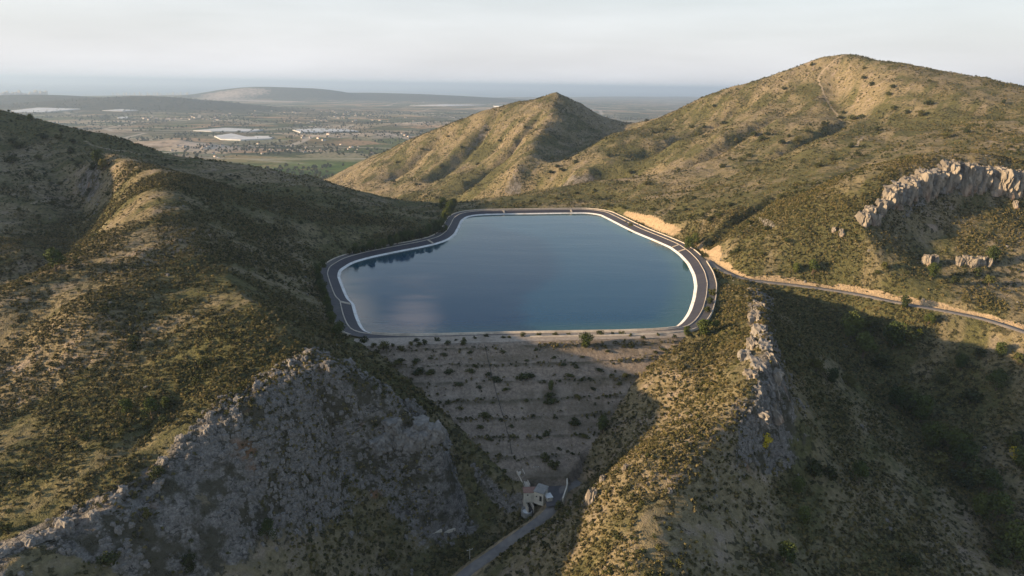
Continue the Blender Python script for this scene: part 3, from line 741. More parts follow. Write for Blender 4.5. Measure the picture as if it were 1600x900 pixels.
GREEN[m] += 0.45 * near(GX[m], GY[m], D((60, 440, 285), (115, 398, 325), (165, 340, 385)), 14) + 0.35 * near(GX[m], GY[m], Z((1240, 470, -5), (1290, 530, -17), (1370, 610, -30), (1440, 675, -39), (1510, 755, -45)), 10)
GREEN += 0.20 * sstep(-120, -200, GX) * sstep(330, 420, GY) * (1 - sstep(700, 800, GY)) + 0.75 * fbm(GX * 0.62 + GY * 0.78, (GY * 0.62 - GX * 0.78) * 3.2, 34, 4, 0.6, 13) - 0.05 - 0.10 * sstep(90, 150, GX) * (1 - sstep(300, 360, GY))
col = np.stack([RM, CUT, np.clip(GREEN, -0.5, 1), TR], -1).reshape(-1, 4).astype(np.float32)
ca = terrain.data.color_attributes.new('mask', 'FLOAT_COLOR', 'POINT')
ca.data.foreach_set('color', col.ravel())

def hgt(x, y):
    """terrain height by interpolation of the built grid"""
    x = np.asarray(x, float); y = np.asarray(y, float)
    i = np.clip(np.searchsorted(gx, x) - 1, 0, nx_ - 2); j = np.clip(np.searchsorted(gy, y) - 1, 0, ny_ - 2)
    fx = np.clip((x - gx[i]) / (gx[i + 1] - gx[i]), 0, 1); fy = np.clip((y - gy[j]) / (gy[j + 1] - gy[j]), 0, 1)
    return (GH[j, i] * (1 - fx) + GH[j, i + 1] * fx) * (1 - fy) + (GH[j + 1, i] * (1 - fx) + GH[j + 1, i + 1] * fx) * fy
def samp(G, x, y):
    i = np.clip(np.searchsorted(gx, x), 0, nx_ - 1); j = np.clip(np.searchsorted(gy, y), 0, ny_ - 1); return G[j, i]
def dam_surf(x, y):
    v = (x - CL[0]) * cnrm[0] + (y - CL[1]) * cnrm[1]
    ph = (v + 1.4 * fbm(np.asarray(x, float), np.asarray(y, float), 30, 2, 0.5, 3)) / 6.6
    f = ph - np.floor(ph)
    return dam_z(x, y) + 1.15 * (np.clip(f / 0.35, 0, 1) - f) + 0.22 * fbm(np.asarray(x, float), np.asarray(y, float), 3.0, 3, 0.6, 12) + 0.12
def ground(x, y):
    h = hgt(x, y)
    x = np.asarray(x, float); y = np.asarray(y, float)
    ins = inside(x, y, DAM_POLY)
    return np.where(ins, np.maximum(h, dam_surf(x, y)), h)
def hit(px, py, t0=90.0, t1=1600.0):
    d = ray(px, py); d = d / d[1]
    t = np.concatenate([np.arange(t0, 450, 0.4), np.arange(450, t1, 1.2)])
    x = d[0] * t; y = t; z = CAM_Z + d[2] * t
    b = np.nonzero(z < ground(x, y))[0]
    if len(b) == 0: return None
    k = b[0]; return np.array([x[k], y[k], float(ground(x[k:k + 1], y[k:k + 1])[0])])

# water
wx = np.arange(-112, 116, 2.5); wy = np.arange(248, 580, 2.5)
WX, WY = np.meshgrid(wx, wy)
wi = np.arange(WX.size).reshape(WX.shape)
q, _, _ = seg_dist(WX.ravel(), WY.ravel(), SHORE[::2], True)
sdw = np.where(inside(WX.ravel(), WY.ravel(), SHORE), -q, q).reshape(WX.shape)
okc = (np.minimum.reduce([sdw[:-1, :-1], sdw[1:, :-1], sdw[:-1, 1:], sdw[1:, 1:]]) < 1.0)
WF = np.stack([wi[:-1, :-1], wi[:-1, 1:], wi[1:, 1:], wi[1:, :-1]], -1)[okc]
water = mesh_np('reservoir_water', np.stack([WX, WY, 0 * WX], -1).reshape(-1, 3), WF, M_WATER, True); tag(water, kind='structure')
sh = (1 - sstep(1.0, 17.0, -sdw)) * (0.55 + 0.45 * sstep(-20, 60, WX))
fa = water.data.attributes.new('shallow', 'FLOAT', 'POINT'); fa.data.foreach_set('value', sh.ravel().astype(np.float32))

def loft_ring(name, prof, mat, closed=True, rng_=None, parent=None, smooth=True):
    """prof: list of (offset from the shore, z); sweeps along the shore"""
    P_ = SHORE
    loops = [offset_loop(P_, d) for d, z in prof]
    n = len(P_); sel = np.arange(n) if rng_ is None else rng_
    V = np.concatenate([np.c_[l[sel], np.full(len(sel), z)] for l, (d, z) in zip(loops, prof)])
    k = len(sel); F = []
    last_ = k if rng_ is None else k - 1
    for r in range(len(prof) - 1):
        a = r * k; b = (r + 1) * k
        for i in range(last_):
            j = (i + 1) % k; F.append((a + i, a + j, b + j, b + i))
    o = mesh_np(name, V, np.array(F)[:, ::-1], mat, smooth, parent)
    a = o.data.attributes.new('arc', 'FLOAT', 'POINT'); a.data.foreach_set('value', np.tile(sel * 2.0, len(prof)).astype(np.float32))
    return o
def box_prof(d0, d1, z0, z1): return [(d0, z0), (d0, z1), (d1, z1), (d1, z0)]
RING = {}
lining = bpy.data.objects.new('reservoir_lining', None); link(lining)
tag(lining, 'dark sloping lining with a bleached white band along the waterline of the reservoir', 'reservoir lining')
loft_ring('white_band', [(-1.2, -0.9), (0.0, 0.02), (1.55, 0.62)], M_WHITE, parent=lining)
loft_ring('dark_slope', [(1.55, 0.622), (6.3, 2.28)], M_LINER, parent=lining)
kerb = loft_ring('kerb', box_prof(6.3, 6.75, 2.0, 2.52), M_CONC, smooth=False)
tag(kerb, 'pale inner kerb between the dark lining and the perimeter road', 'kerb')
pr = loft_ring('perimeter_road', [(6.75, 2.30), (10.9, 2.32)], M_ASPH); tag(pr, kind='structure')
# shoulder verge so no gap is left to the ground
OUT = offset_loop(SHORE, 11.1)
mid_y = SHORE[:, 1]
n_ = len(SHORE)
mid = offset_loop(SHORE, 8.0)
# outer parapets: everywhere but along the crest of the dam and at the junction
junc = PZ(1106, 404, 2.3)[:2]; dj = np.hypot(*(OUT - junc).T)
crestm = (OUT[:, 1] < CL[1] + 12) & (OUT[:, 0] > -62) & (OUT[:, 0] < 72)
okp = ~(crestm | (dj < 7.0))
runs = []; i0 = int(np.nonzero(~okp)[0][0]); cur = []
for k in range(n_ + 1):
    i = (i0 + k) % n_
    if okp[i] and k < n_: cur.append(i)
    elif cur: runs.append(cur); cur = []
PARL = ['low pale parapet wall round the left and far sides of the perimeter road', 'low cream parapet wall on the outer edge of the right hand bend below the junction', 'short length of low pale parapet by the road junction']
runs = [r for r in runs if len(r) > 5]
runs.sort(key=lambda r: -len(r))
for lab, r in zip(PARL, runs):
    o = loft_ring('parapet_wall', box_prof(10.9, 11.35, 1.6, 2.85), M_CONC, rng_=np.array(r), smooth=False); tag(o, lab, 'wall')
# dam crest road: wide gravel band on top of the dam and a parapet at the water side
a0 = CL - cd * 6; a1 = CR + cd * 5
def crest_pt(s, v):   # s along crest, v towards the camera
    return a0 + (a1 - a0) * s + cnrm * v
cs = np.linspace(0, 1, 60); rows = []
for v in (-14.5, -8, -3, 0.6):
    for s_ in cs:
        p = crest_pt(s_, v); rows.append((p[0], p[1], 2.33 if v < 0 else 1.9))
k = len(cs); F = [(r * k + i, r * k + i + 1, (r + 1) * k + i + 1, (r + 1) * k + i) for r in range(1, 3) for i in range(k - 1)]
crest_road = mesh_np('dam_crest_road', rows, np.array(F), M_CREST, False); tag(crest_road, kind='structure')
sel = np.nonzero((SHORE[:, 1] < CL[1] + 40) & (SHORE[:, 0] > -55) & (SHORE[:, 0] < 68) & (offset_loop(SHORE, 6.5)[:, 1] < 285))[0]
# keep it one run
br = np.nonzero(np.diff(sel) > 1)[0]
if len(br): sel = np.concatenate([sel[br[0] + 1:], sel[:br[0] + 1]])
o = loft_ring('parapet_wall', box_prof(5.7, 6.28, 1.2, 3.05), M_CONC, rng_=sel, smooth=False); tag(o, 'straight cream parapet along the water side of the dam crest', 'wall')

# dam body
va = np.arange(-1.0, 64, 0.8); ua = np.arange(-14, np.linalg.norm(CR - CL) + 14, 1.0)
U, V_ = np.meshgrid(ua, va)
DX = CL[0] + cd[0] * U + cnrm[0] * V_; DY = CL[1] + cd[1] * U + cnrm[1] * V_
DZ = dam_surf(DX, DY); DZ[0] = 1.2; DZ[1] = np.minimum(DZ[1], 2.2)
q, _, _ = seg_dist(DX, DY, DAM_POLY, True); sdd = np.where(inside(DX, DY, DAM_POLY), -q, q)
DZ = np.where(sdd > 1.0, np.minimum(DZ, hgt(DX, DY) + 0.0 - 0.25 * (sdd - 1)), DZ)
di = np.arange(U.size).reshape(U.shape)
ok = np.minimum.reduce([sdd[:-1, :-1], sdd[1:, :-1], sdd[:-1, 1:], sdd[1:, 1:]]) < 3.0
DF = np.stack([di[:-1, :-1], di[1:, :-1], di[1:, 1:], di[:-1, 1:]], -1)[ok]
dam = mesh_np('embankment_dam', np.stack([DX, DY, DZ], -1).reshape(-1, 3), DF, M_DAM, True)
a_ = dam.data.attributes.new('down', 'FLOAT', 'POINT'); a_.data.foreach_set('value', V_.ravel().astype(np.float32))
tag(dam, 'grey rubble faced embankment dam narrowing down the valley below the reservoir', 'dam')

# roads
def road_strip(name, RD, hw, mat, dz=0.0):
    T = np.gradient(RD[:, :2], axis=0); T /= np.linalg.norm(T, axis=1)[:, None]; N = np.stack([-T[:, 1], T[:, 0]], 1)
    rows = []
    offs = (-hw - 0.7, -hw, 0, hw, hw + 0.7)
    for q_, d_ in zip((-0.75, 0, 0.05, 0, -0.75), offs):
        w = N * d_
        rows.append(np.c_[RD[:, :2] + w, RD[:, 2] + q_ + dz])
    k = len(RD); V = np.concatenate(rows)
    F = [(r * k + i, (r + 1) * k + i, (r + 1) * k + i + 1, r * k + i + 1) for r in range(len(offs) - 1) for i in range(k - 1)]
    o = mesh_np(name, V, np.array(F)[:, ::-1], mat, False); tag(o, kind='structure'); return o
road_strip('access_road', ACCESS[1:], 1.9, M_ROAD2, 0.06)
road_strip('valley_road', VROAD, 1.6, M_ROAD2, 0.06)

# ------------------------------------------------------------------ boxes, tubes
class MB:
    def __init__(s): s.V = []; s.F = []
    def box(s, c, size, rz=0.0, top=None, taper=1.0):
        cx_, cy_, cz_ = c; a, b, h = size[0] / 2, size[1] / 2, size[2]
        n = len(s.V); co, si = math.cos(rz), math.sin(rz)
        for zz, k in ((0, 1.0), (h, taper)):
            for x, y in ((-a, -b), (a, -b), (a, b), (-a, b)):
                x *= k; y *= k
                s.V.append((cx_ + x * co - y * si, cy_ + x * si + y * co, cz_ + zz))
        s.F += [(n, n + 3, n + 2, n + 1), (n + 4, n + 5, n + 6, n + 7)] + [(n + i, n + (i + 1) % 4, n + 4 + (i + 1) % 4, n + 4 + i) for i in range(4)]
        return s
    def gable(s, c, size, rz=0.0, over=0.3):
        cx_, cy_, cz_ = c; a, b, h = size[0] / 2 + over, size[1] / 2 + over, size[2]
        n = len(s.V); co, si = math.cos(rz), math.sin(rz)
        for x, y, z in ((-a, -b, 0), (a, -b, 0), (a, b, 0), (-a, b, 0), (-a, 0, h), (a, 0, h), (-a, -b, -.15), (a, -b, -.15), (a, b, -.15), (-a, b, -.15)):
            s.V.append((cx_ + x * co - y * si, cy_ + x * si + y * co, cz_ + z))
        s.F += [(n, n + 1, n + 5, n + 4), (n + 2, n + 3, n + 4, n + 5), (n, n + 4, n + 3), (n + 1, n + 2, n + 5), (n + 6, n + 9, n + 8, n + 7),
                (n, n + 6, n + 7, n + 1), (n + 1, n + 7, n + 8, n + 2), (n + 2, n + 8, n + 9, n + 3), (n + 3, n + 9, n + 6, n)]
        return s
    def tube(s, pts, r0, r1=None, k=6):
        r1 = r0 if r1 is None else r1; pts = [Vector(p) for p in pts]; n = len(s.V); m = len(pts)
        for i, p in enumerate(pts):
            t = (pts[min(i + 1, m - 1)] - pts[max(i - 1, 0)]).normalized()
            u = t.cross(Vector((0.3, 1, 0.1))); u.normalize(); w = t.cross(u)
            r = r0 + (r1 - r0) * i / (m - 1)
            for j in range(k):
                a = 2 * math.pi * j / k; v = p + (u * math.cos(a) + w * math.sin(a)) * r; s.V.append(tuple(v))
        for i in range(m - 1):
            for j in range(k): s.F.append((n + i * k + j, n + i * k + (j + 1) % k, n + (i + 1) * k + (j + 1) % k, n + (i + 1) * k + j))
        s.F.append(tuple(n + j for j in range(k))[::-1]); s.F.append(tuple(n + (m - 1) * k + j for j in range(k)))
        return s
    def build(s, name, mat, parent=None, smooth=False):
        return mesh_np(name, s.V, s.F, mat, smooth, parent)
def empty(name, loc, rz=0.0):
    o = bpy.data.objects.new(name, None); o.location = loc; o.rotation_euler = (0, 0, rz); o.empty_display_size = 0.5
    return link(o)
def copy_tree(o, parent=None):
    c = o.copy(); S.collection.objects.link(c)
    if parent: c.parent = parent
    for ch in [x for x in CH.get(o.name, [])]: copy_tree(ch, c)
    return c
CH = {}
def reg(root, *kids): CH.setdefault(root.name, []).extend(kids)
# ------------------------------------------------------------------ pump house at the foot of the dam
yz = -32.0
def local_house(name, lab, cat, px, py, w, d, h, rz, roof, roofmat, wallmat, door=True, win=1, z0=None):
    p = PZ(px, py, yz if z0 is None else z0)
    r = empty(name, p, rz); tag(r, lab, cat)
    MB().box((0, 0, -1.5), (w, d, h + 1.5)).build('wall', wallmat, r)
    if roof == 'flat': MB().box((0, 0, h), (w + 0.35, d + 0.35, 0.22)).build('roof', roofmat, r)
    elif roof == 'mono':
        m_ = MB(); a, b = w / 2 + 0.2, d / 2 + 0.25
        m_.V = [(-a, -b, h + .02), (a, -b, h + .02), (a, b, h + .75), (-a, b, h + .75), (-a, -b, h + .2), (a, -b, h + .2), (a, b, h + .95), (-a, b, h + .95)]
        m_.F = [(0, 3, 2, 1), (4, 5, 6, 7), (0, 1, 5, 4), (1, 2, 6, 5), (2, 3, 7, 6), (3, 0, 4, 7)]
        m_.build('roof', roofmat, r)
        g_ = MB(); g_.V = [(w / 2, -d / 2, h - .02), (w / 2, d / 2, h - .02), (w / 2, d / 2, h + .72), (-w / 2, -d / 2, h - .02), (-w / 2, d / 2, h - .02), (-w / 2, d / 2, h + .72)]
        g_.F = [(0, 1, 2), (3, 5, 4), (1, 4, 5, 2)]; g_.build('gable', wallmat, r)
    else: MB().gable((0, 0, h + .15), (w, d, 0.9)).build('roof', roofmat, r)
    if door: MB().box((w * 0.22, -d / 2 - 0.02, 0), (0.8, 0.08, 1.9)).build('door', M_DARKM, r)
    for i in range(win): MB().box((-w * 0.22 - i * 1.1, -d / 2 - 0.02, 1.1), (0.5, 0.06, 0.5)).build('window', M_DARKM, r)
    return r
local_house('valve_house', 'small building with a reddish tiled roof at the foot of the dam', 'building', 828, 775, 4.2, 3.0, 2.3, R(4), 'gable', M_TILE, M_WALL, False, 1)
local_house('pump_house', 'cream building with a grey roof standing between the red roofed one and the yard', 'building', 845, 778, 3.4, 3.6, 3.0, R(-28), 'mono', M_GREYROOF, M_WALL, True, 1)
local_house('equipment_hut', 'tiny hut with a bright white roof at the edge of the asphalt yard', 'hut', 857, 781, 1.9, 2.4, 1.5, R(18), 'flat', M_METAL, M_WALL, False, 1)
# yard
yc = PZ(866, 770, -31.85); m_ = MB()
pts = [PZ(x, y, -31.78) for x, y in ((854, 792), (870, 790), (880, 772), (884, 754), (872, 750), (856, 752), (850, 770))]
mesh_np('asphalt_yard', [tuple(p) for p in pts], [tuple(range(len(pts)))[::-1]], M_ASPH); tag(bpy.data.objects['asphalt_yard'], kind='structure')
# retaining wall on the right of the yard
p0, p1, p2 = PZ(879, 790, -32.2), PZ(886, 768, -32.2), PZ(885, 749, -32.2)
m_ = MB()
for a, b in ((p0, p1), (p1, p2)):
    c = (a + b) / 2; L = np.linalg.norm((b - a)[:2]); m_.box((c[0], c[1], c[2] - 0.5), (L + 0.2, 0.45, 3.3), math.atan2(b[1] - a[1], b[0] - a[0]))
w_ = m_.build('retaining_wall', M_WALL); tag(w_, 'cream retaining wall on the right side of the pump house yard', 'wall')
# spillway chute behind the valve house
m_ = MB(); a = PP(812, 738); b = PZ(824, 762, -31.5); a[2] += 0.3
L = np.linalg.norm(b - a); dirn = (b - a)[:2] / np.linalg.norm((b - a)[:2]); nn = np.array([-dirn[1], dirn[0]])
def chute(o0, o1, t0, t1, dz0):
    m = MB(); q = []
    for p in (a, b):
        for o_, z_ in ((o0, t0), (o1, t0), (o1, t1), (o0, t1)): q.append((p[0] + nn[0] * o_, p[1] + nn[1] * o_, p[2] + z_))
    m.V = q; m.F = [(0, 1, 2, 3), (4, 7, 6, 5), (0, 4, 5, 1), (1, 5, 6, 2), (2, 6, 7, 3), (3, 7, 4, 0)]; return m
sp = empty('spillway_chute', tuple(b)); tag(sp, 'pale concrete chute running down behind the red roofed building', 'spillway')
def shift(m, o): m.V = [(v[0] - o[0], v[1] - o[1], v[2] - o[2]) for v in m.V]; return m
shift(chute(-1.0, 1.0, -0.8, 0.1, 0), b).build('channel_floor', M_CONC, sp)
shift(chute(1.003, 1.25, -0.8, 0.7, 0), b).build('side_wall', M_CONC, sp); shift(chute(-1.25, -1.003, -0.8, 0.7, 0), b).build('side_wall', M_CONC, sp)
# outlet channel with railings and a curved basin
oc = PZ(829, 797, -34.5); ob = empty('outlet_channel', tuple(oc), R(18)); tag(ob, 'concrete outlet channel with two railings below the red roofed building', 'channel')
MB().box((0, 2.2, -1.2), (1.5, 5.2, 1.4)).build('channel_floor', M_DARKM, ob)
for sx in (-1, 1):
    MB().box((sx * 0.95, 2.2, -1.2), (0.28, 5.2, 2.6)).build('side_wall', M_CONC, ob)
    rl = MB().tube([(sx * .95, -0.3, 2.2), (sx * .95, 4.7, 2.2)], 0.05)
    for k in range(5): rl.tube([(sx * .95, -0.2 + 1.2 * k, 1.4), (sx * .95, -0.2 + 1.2 * k, 2.2)], 0.04)
    rl.build('railing', M_STEEL, ob)
bs = PZ(823, 800, -35.2); be = empty('stilling_basin', tuple(bs)); tag(be, 'round grey stilling basin at the lower end of the outlet channel', 'basin')
m_ = MB(); N_ = 20
for rr, z in ((1.5, -1), (1.9, -1), (1.9, 0.7), (1.5, 0.7)):
    for j in range(N_): m_.V.append((rr * math.cos(2 * math.pi * j / N_), rr * 1.2 * math.sin(2 * math.pi * j / N_), z))
for r in range(4):
    for j in range(N_): m_.F.append((r * N_ + j, r * N_ + (j + 1) % N_, ((r + 1) % 4) * N_ + (j + 1) % N_, ((r + 1) % 4) * N_ + j))
m_.build('rim_wall', M_GREYROOF, be)
m_ = MB(); m_.V = [(1.5 * math.cos(2 * math.pi * j / N_), 1.8 * math.sin(2 * math.pi * j / N_), 0.1) for j in range(N_)]; m_.F = [tuple(range(N_))]; m_.build('pool', M_METAL, be)
# poles
def pole(px, py, h, lab, z=None, rz=0.3):
    p = hit(px, py) if z is None else PZ(px, py, z)
    o = empty('utility_pole', (p[0], p[1], p[2]), rz); tag(o, lab, 'utility pole')
    MB().tube([(0, 0, -0.8), (0, 0, h)], 0.17, 0.11, 8).build('post', M_WOOD, o)
    MB().box((0, 0, h - 0.5), (2.0, 0.14, 0.14)).build('crossarm', M_WOOD, o)
    for x in (-0.85, 0, 0.85): MB().tube([(x, 0, h - 0.36), (x, 0, h - 0.1)], 0.06, 0.05).build('insulator', M_METAL, o)
    return o
pole(837, 752, 6.0, 'pale utility pole with a crossarm rising behind the red roofed building', -31.8, 0.15)
pole(734, 879, 5.0, 'short utility pole beside the valley road near the bottom of the view', -40.5, 0.5)
# concrete ledges in the stream bed
for (x0, y0, x1, y1, lab) in ((669, 836, 690, 830, 'lower of the two pale concrete sills in the dark stream bed'), (691, 831, 711, 828, 'upper of the two pale concrete sills in the dark stream bed')):
    a = hit(x0, y0); b = hit(x1, y1); c = (a + b) / 2
    o = MB().box((c[0], c[1], min(a[2], b[2]) - 0.5), (np.linalg.norm(b - a), 0.6, 1.0), math.atan2(b[1] - a[1], b[0] - a[0])).build('concrete_sill', M_CONC)
    tag(o, lab, 'sill')
# pipe down the face of the dam
pts = [PP(x, y) for x, y in ((757, 540), (763, 565), (770, 595), (778, 625), (787, 655), (795, 685), (800, 712))]
pts = resample(np.array(pts), 1.5)
pz = dam_surf(pts[:, 0], pts[:, 1]) + 0.12
o = MB().tube([(p[0], p[1], z) for p, z in zip(pts, pz)], 0.10).build('drain_pipe', M_DARKM); tag(o, 'thin dark pipe running down the middle of the rubble dam face', 'pipe')
# steps across the lining
def stairs(px, py, lab, w=0.9):
    p = PZ(px, py, 1.5)[:2]
    i = int(np.argmin(np.hypot(*(offset_loop(SHORE, 4.2) - p).T)))
    a = offset_loop(SHORE, 1.9)[i]; b = offset_loop(SHORE, 6.28)[i]; t = (b - a) / np.linalg.norm(b - a); nn_ = np.array([-t[1], t[0]])
    o = empty('concrete_steps', (a[0], a[1], 0.75)); tag(o, lab, 'steps')
    m_ = MB(); ang = math.atan2(t[1], t[0]); Ls = np.linalg.norm(b - a)
    for k in range(8):
        f = (k + 0.5) / 8; m_.box((t[0] * f * Ls, t[1] * f * Ls, f * 1.53 - 0.55), (Ls / 8 - .01, w, 0.72), ang)
    m_.build('treads', M_CONC, o)
    m_ = MB()
    for sgn in (-1, 1):
        q0 = nn_ * sgn * (w / 2 + 0.1); m_.V += [(q0[0] + sgn * 0 + t[0] * f * Ls + nn_[0] * e_, q0[1] + t[1] * f * Ls + nn_[1] * e_, f * 1.53 + z_) for f in (0, 1) for e_ in (-.08, .08) for z_ in (-.2, .35)]
        n0 = len(m_.V) - 8; m_.F += [(n0, n0 + 1, n0 + 3, n0 + 2), (n0 + 4, n0 + 6, n0 + 7, n0 + 5), (n0, n0 + 4, n0 + 5, n0 + 1), (n0 + 2, n0 + 3, n0 + 7, n0 + 6), (n0 + 1, n0 + 5, n0 + 7, n0 + 3), (n0, n0 + 2, n0 + 6, n0 + 4)]
    m_.build('side_wall', M_CONC, o)
stairs(785, 330, 'small concrete steps on the far bank, left of centre')
stairs(890, 329, 'small concrete steps on the far bank near its right end')
stairs(1048, 385, 'upper flight of cream steps across the dark lining on the right bank')
stairs(1056, 391, 'lower flight of cream steps across the dark lining on the right bank')
stairs(537, 474, 'wide pale ramp across the lining where the left shoreline steps out', 1.7)
stairs(712, 385, 'faint concrete steps on the inner bend of the left bank')

# ------------------------------------------------------------------ limestone crags
from mathutils import noise as mn
def rock_mesh(seed, name='limestone_buttress', sub=9):
    """blocky upright rib of rock about 1x1x1, base at z=0"""
    import bmesh
    bm = bmesh.new(); bmesh.ops.create_cube(bm, size=1.0)
    bmesh.ops.subdivide_edges(bm, edges=bm.edges[:], cuts=sub, use_grid_fill=True)
    o = Vector((seed * 13.1, seed * 7.7, seed * 3.3))
    for v in bm.verts:
        p = v.co.copy(); up = p.z + 0.5
        # round the plan a little
        r = max(abs(p.x), abs(p.y)); l = math.hypot(p.x, p.y)
        if l > 1e-6: k = (r / l) * 0.55 + 0.45; p.x *= k; p.y *= k
        taper = 1.12 - 0.28 * up ** 1.6
        p.x *= taper; p.y *= taper
        n1 = mn.noise(Vector((p.x * 2.2, p.y * 2.2, p.z * 0.9)) + o); n2 = mn.noise(Vector((p.x * 6, p.y * 6, p.z * 2.2)) + o); n3 = mn.noise(Vector((p.x * 14, p.y * 14, p.z * 7)) + o)
        ce = mn.voronoi(Vector((p.x * 2.6, p.y * 2.6, p.z * 1.5)) + o)[0]; f = 0.26 * n1 + 0.30 * (min(ce[1] - ce[0], 0.5) - 0.25) + 0.10 * n2 + 0.07 * n3
        d_ = Vector((p.x, p.y, 0.0)); 
        if d_.length > 1e-5: d_.normalize()
        p += d_ * f
        if up > 0.8: p.z += 0.10 * n2 + 0.10 * mn.noise(Vector((p.x * 3, p.y * 3, 0)) + o)
        p.z += 0.5
        v.co = p
    me = bpy.data.meshes.new(name); bm.to_mesh(me); bm.free(); me.materials.append(M_ROCK)
    return me
ROCKM = [rock_mesh(i) for i in range(7)]
ROCKG = [m_.copy() for m_ in ROCKM]
for m_ in ROCKG: m_.materials.clear(); m_.materials.append(M_SCREE)
def rock(px, py, w, d, h, rz, lab, group, sink=0.25, tilt=(0, 0), name='limestone_buttress', src=None):
    p = hit(px, py)
    if p is None: return
    o = bpy.data.objects.new(name, (src or ROCKM)[int(rng.integers(0, 7))]); link(o)
    o.location = (p[0], p[1] + d * 0.25, p[2] - h * sink); o.scale = (w, d, h); o.rotation_euler = (tilt[0], tilt[1], rz)
    tag(o, lab, 'rock', group)
r1_ = random.Random(5)
top = [(1348, 348), (1362, 342), (1376, 330), (1388, 318), (1400, 312), (1413, 303), (1426, 298), (1440, 294), (1455, 290), (1469, 287), (1483, 284), (1496, 284), (1509, 284), (1522, 285), (1535, 287), (1548, 289), (1561, 291), (1574, 293), (1588, 296), (1602, 298), (1618, 302)]
for i, (x, y) in enumerate(top):
    big = 0.55 + 0.45 * min(1, i / 8)
    rock(x + r1_.uniform(-2, 2), y, r1_.uniform(6.5, 11) * big, r1_.uniform(10, 15) * big, r1_.uniform(13, 18) * big, r1_.uniform(-0.5, 0.5),
         ['pale limestone buttress in the long crag under the plateau edge on the right', 'small limestone rib at the low left end of the long crag'][i < 4], ['ribs of the long crag', 'ribs at the low end of the crag'][i < 4], 0.42, (R(r1_.uniform(4, 14)), R(r1_.uniform(-8, 8))))
for i, (x, y) in enumerate(top[3:]):
    rock(x + 6 + r1_.uniform(-2, 2), y - r1_.uniform(4, 12), r1_.uniform(8, 12), r1_.uniform(9, 13), r1_.uniform(9, 13), r1_.uniform(-0.6, 0.6),
         'weathered grey shoulder of rock filling the gaps high in the long crag', 'grey shoulders of the long crag', 0.5, (R(6), R(r1_.uniform(-6, 6))), src=[ROCKG, ROCKM][i % 3 == 0])
for i, x in enumerate((1448, 1459, 1499, 1510, 1521, 1533, 1544)):
    rock(x, 415 + r1_.uniform(-2, 3), r1_.uniform(3, 4.6), 3.5, r1_.uniform(5.5, 7.5), r1_.uniform(-.5, .5), ['short grey rib in the broken left half of the lower outcrop', 'cream rib in the sunlit right half of the lower outcrop'][i > 1], ['left half of the lower outcrop', 'right half of the lower outcrop'][i > 1], 0.25, (R(8), 0))
for (x, y, w, h) in ((1315, 368, 2.6, 4), (1303, 362, 2, 3.0), (1587, 325, 3, 5), (1371, 352, 4, 7.5), (1480, 352, 1, 1)):
    if w > 1: rock(x, y, w, w, h, r1_.uniform(-.5, .5), {1315: 'cream boulder on the dim slope left of the long crag', 1303: 'small pale boulder uphill left of the cream one', 1587: 'isolated boulder below the right end of the long crag', 1371: 'orange sunlit pinnacle just below the low end of the crag'}[x], None, 0.25, name='boulder')
spur_r = [(1187, 500), (1193, 520), (1182, 540), (1198, 545), (1206, 560), (1190, 575), (1211, 585), (1200, 600), (1214, 612), (1196, 628), (1208, 640), (1190, 650), (1178, 590), (1186, 612), (1192, 480), (1170, 560)]
for i, (x, y) in enumerate(spur_r):
    rock(x, y, r1_.uniform(3.0, 5.5), r1_.uniform(6.0, 11), r1_.uniform(3.5, 6.5), r1_.uniform(-.4, .4), 'steep grey limestone fin on the crest of the spur right of the dam', 'fins along the spur crest', 0.74, (R(r1_.uniform(-6, 6)), R(r1_.uniform(-14, 2))), src=[ROCKM, ROCKG][i % 2])
for i, (x, y, w, h) in enumerate(((612, 668, 6, 7), (628, 684, 5, 7), (645, 694, 5, 8), (662, 690, 5, 8), (676, 682, 5, 8), (690, 690, 4.5, 7), (655, 668, 5, 6), (600, 690, 5, 7), (586, 700, 5, 6))):
    rock(x, y, w * 1.2, w * 1.2, h * 0.75, r1_.uniform(-.6, .6), 'rough limestone block at the blunt nose of the grey scarp left of the dam', 'blocks at the nose of the scarp', 0.5, (R(6), 0), src=ROCKG)
for (x, y, w, h, lab) in ((925, 786, 3.0, 5.0, 'tall orange sunlit rock face above the houses'), (978, 734, 1.8, 2.2, 'small sunlit rock on the skyline of the spur'), (942, 752, 1.8, 2.4, 'sunlit boulder between the orange rock face and the skyline rock'), (1047, 772, 1.4, 1.8, 'white rock slab lying on the back of the spur'), (893, 790, 1.5, 1.6, 'pale boulder beside the bend of the valley road')):
    rock(x, y, w, w * 0.8, h, 0.3, lab, None, 0.3, name='boulder')
for i in range(34):
    t = (i + 0.5) / 34 * (len(ROCK_EDGE) - 2) + 1; k = int(t); f = t - k
    e_ = ROCK_EDGE[k] * (1 - f) + ROCK_EDGE[min(k + 1, len(ROCK_EDGE) - 1)] * f
    e_ = e_ + np.array([r1_.uniform(-2.5, 2.5), r1_.uniform(-3.5, 1.0)])
    s_ = r1_.uniform(1.6, 3.4)
    o = bpy.data.objects.new('limestone_block', ROCKG[i % 7]); link(o)
    o.location = (e_[0], e_[1], float(hgt(e_[0], e_[1])) - s_ * 0.45); o.scale = (s_ * 1.3, s_, s_); o.rotation_euler = (0.2, 0, r1_.uniform(0, 6))
    tag(o, 'weathered grey limestone block along the broken upper edge of the left scarp', 'rock', 'blocks along the scarp edge')

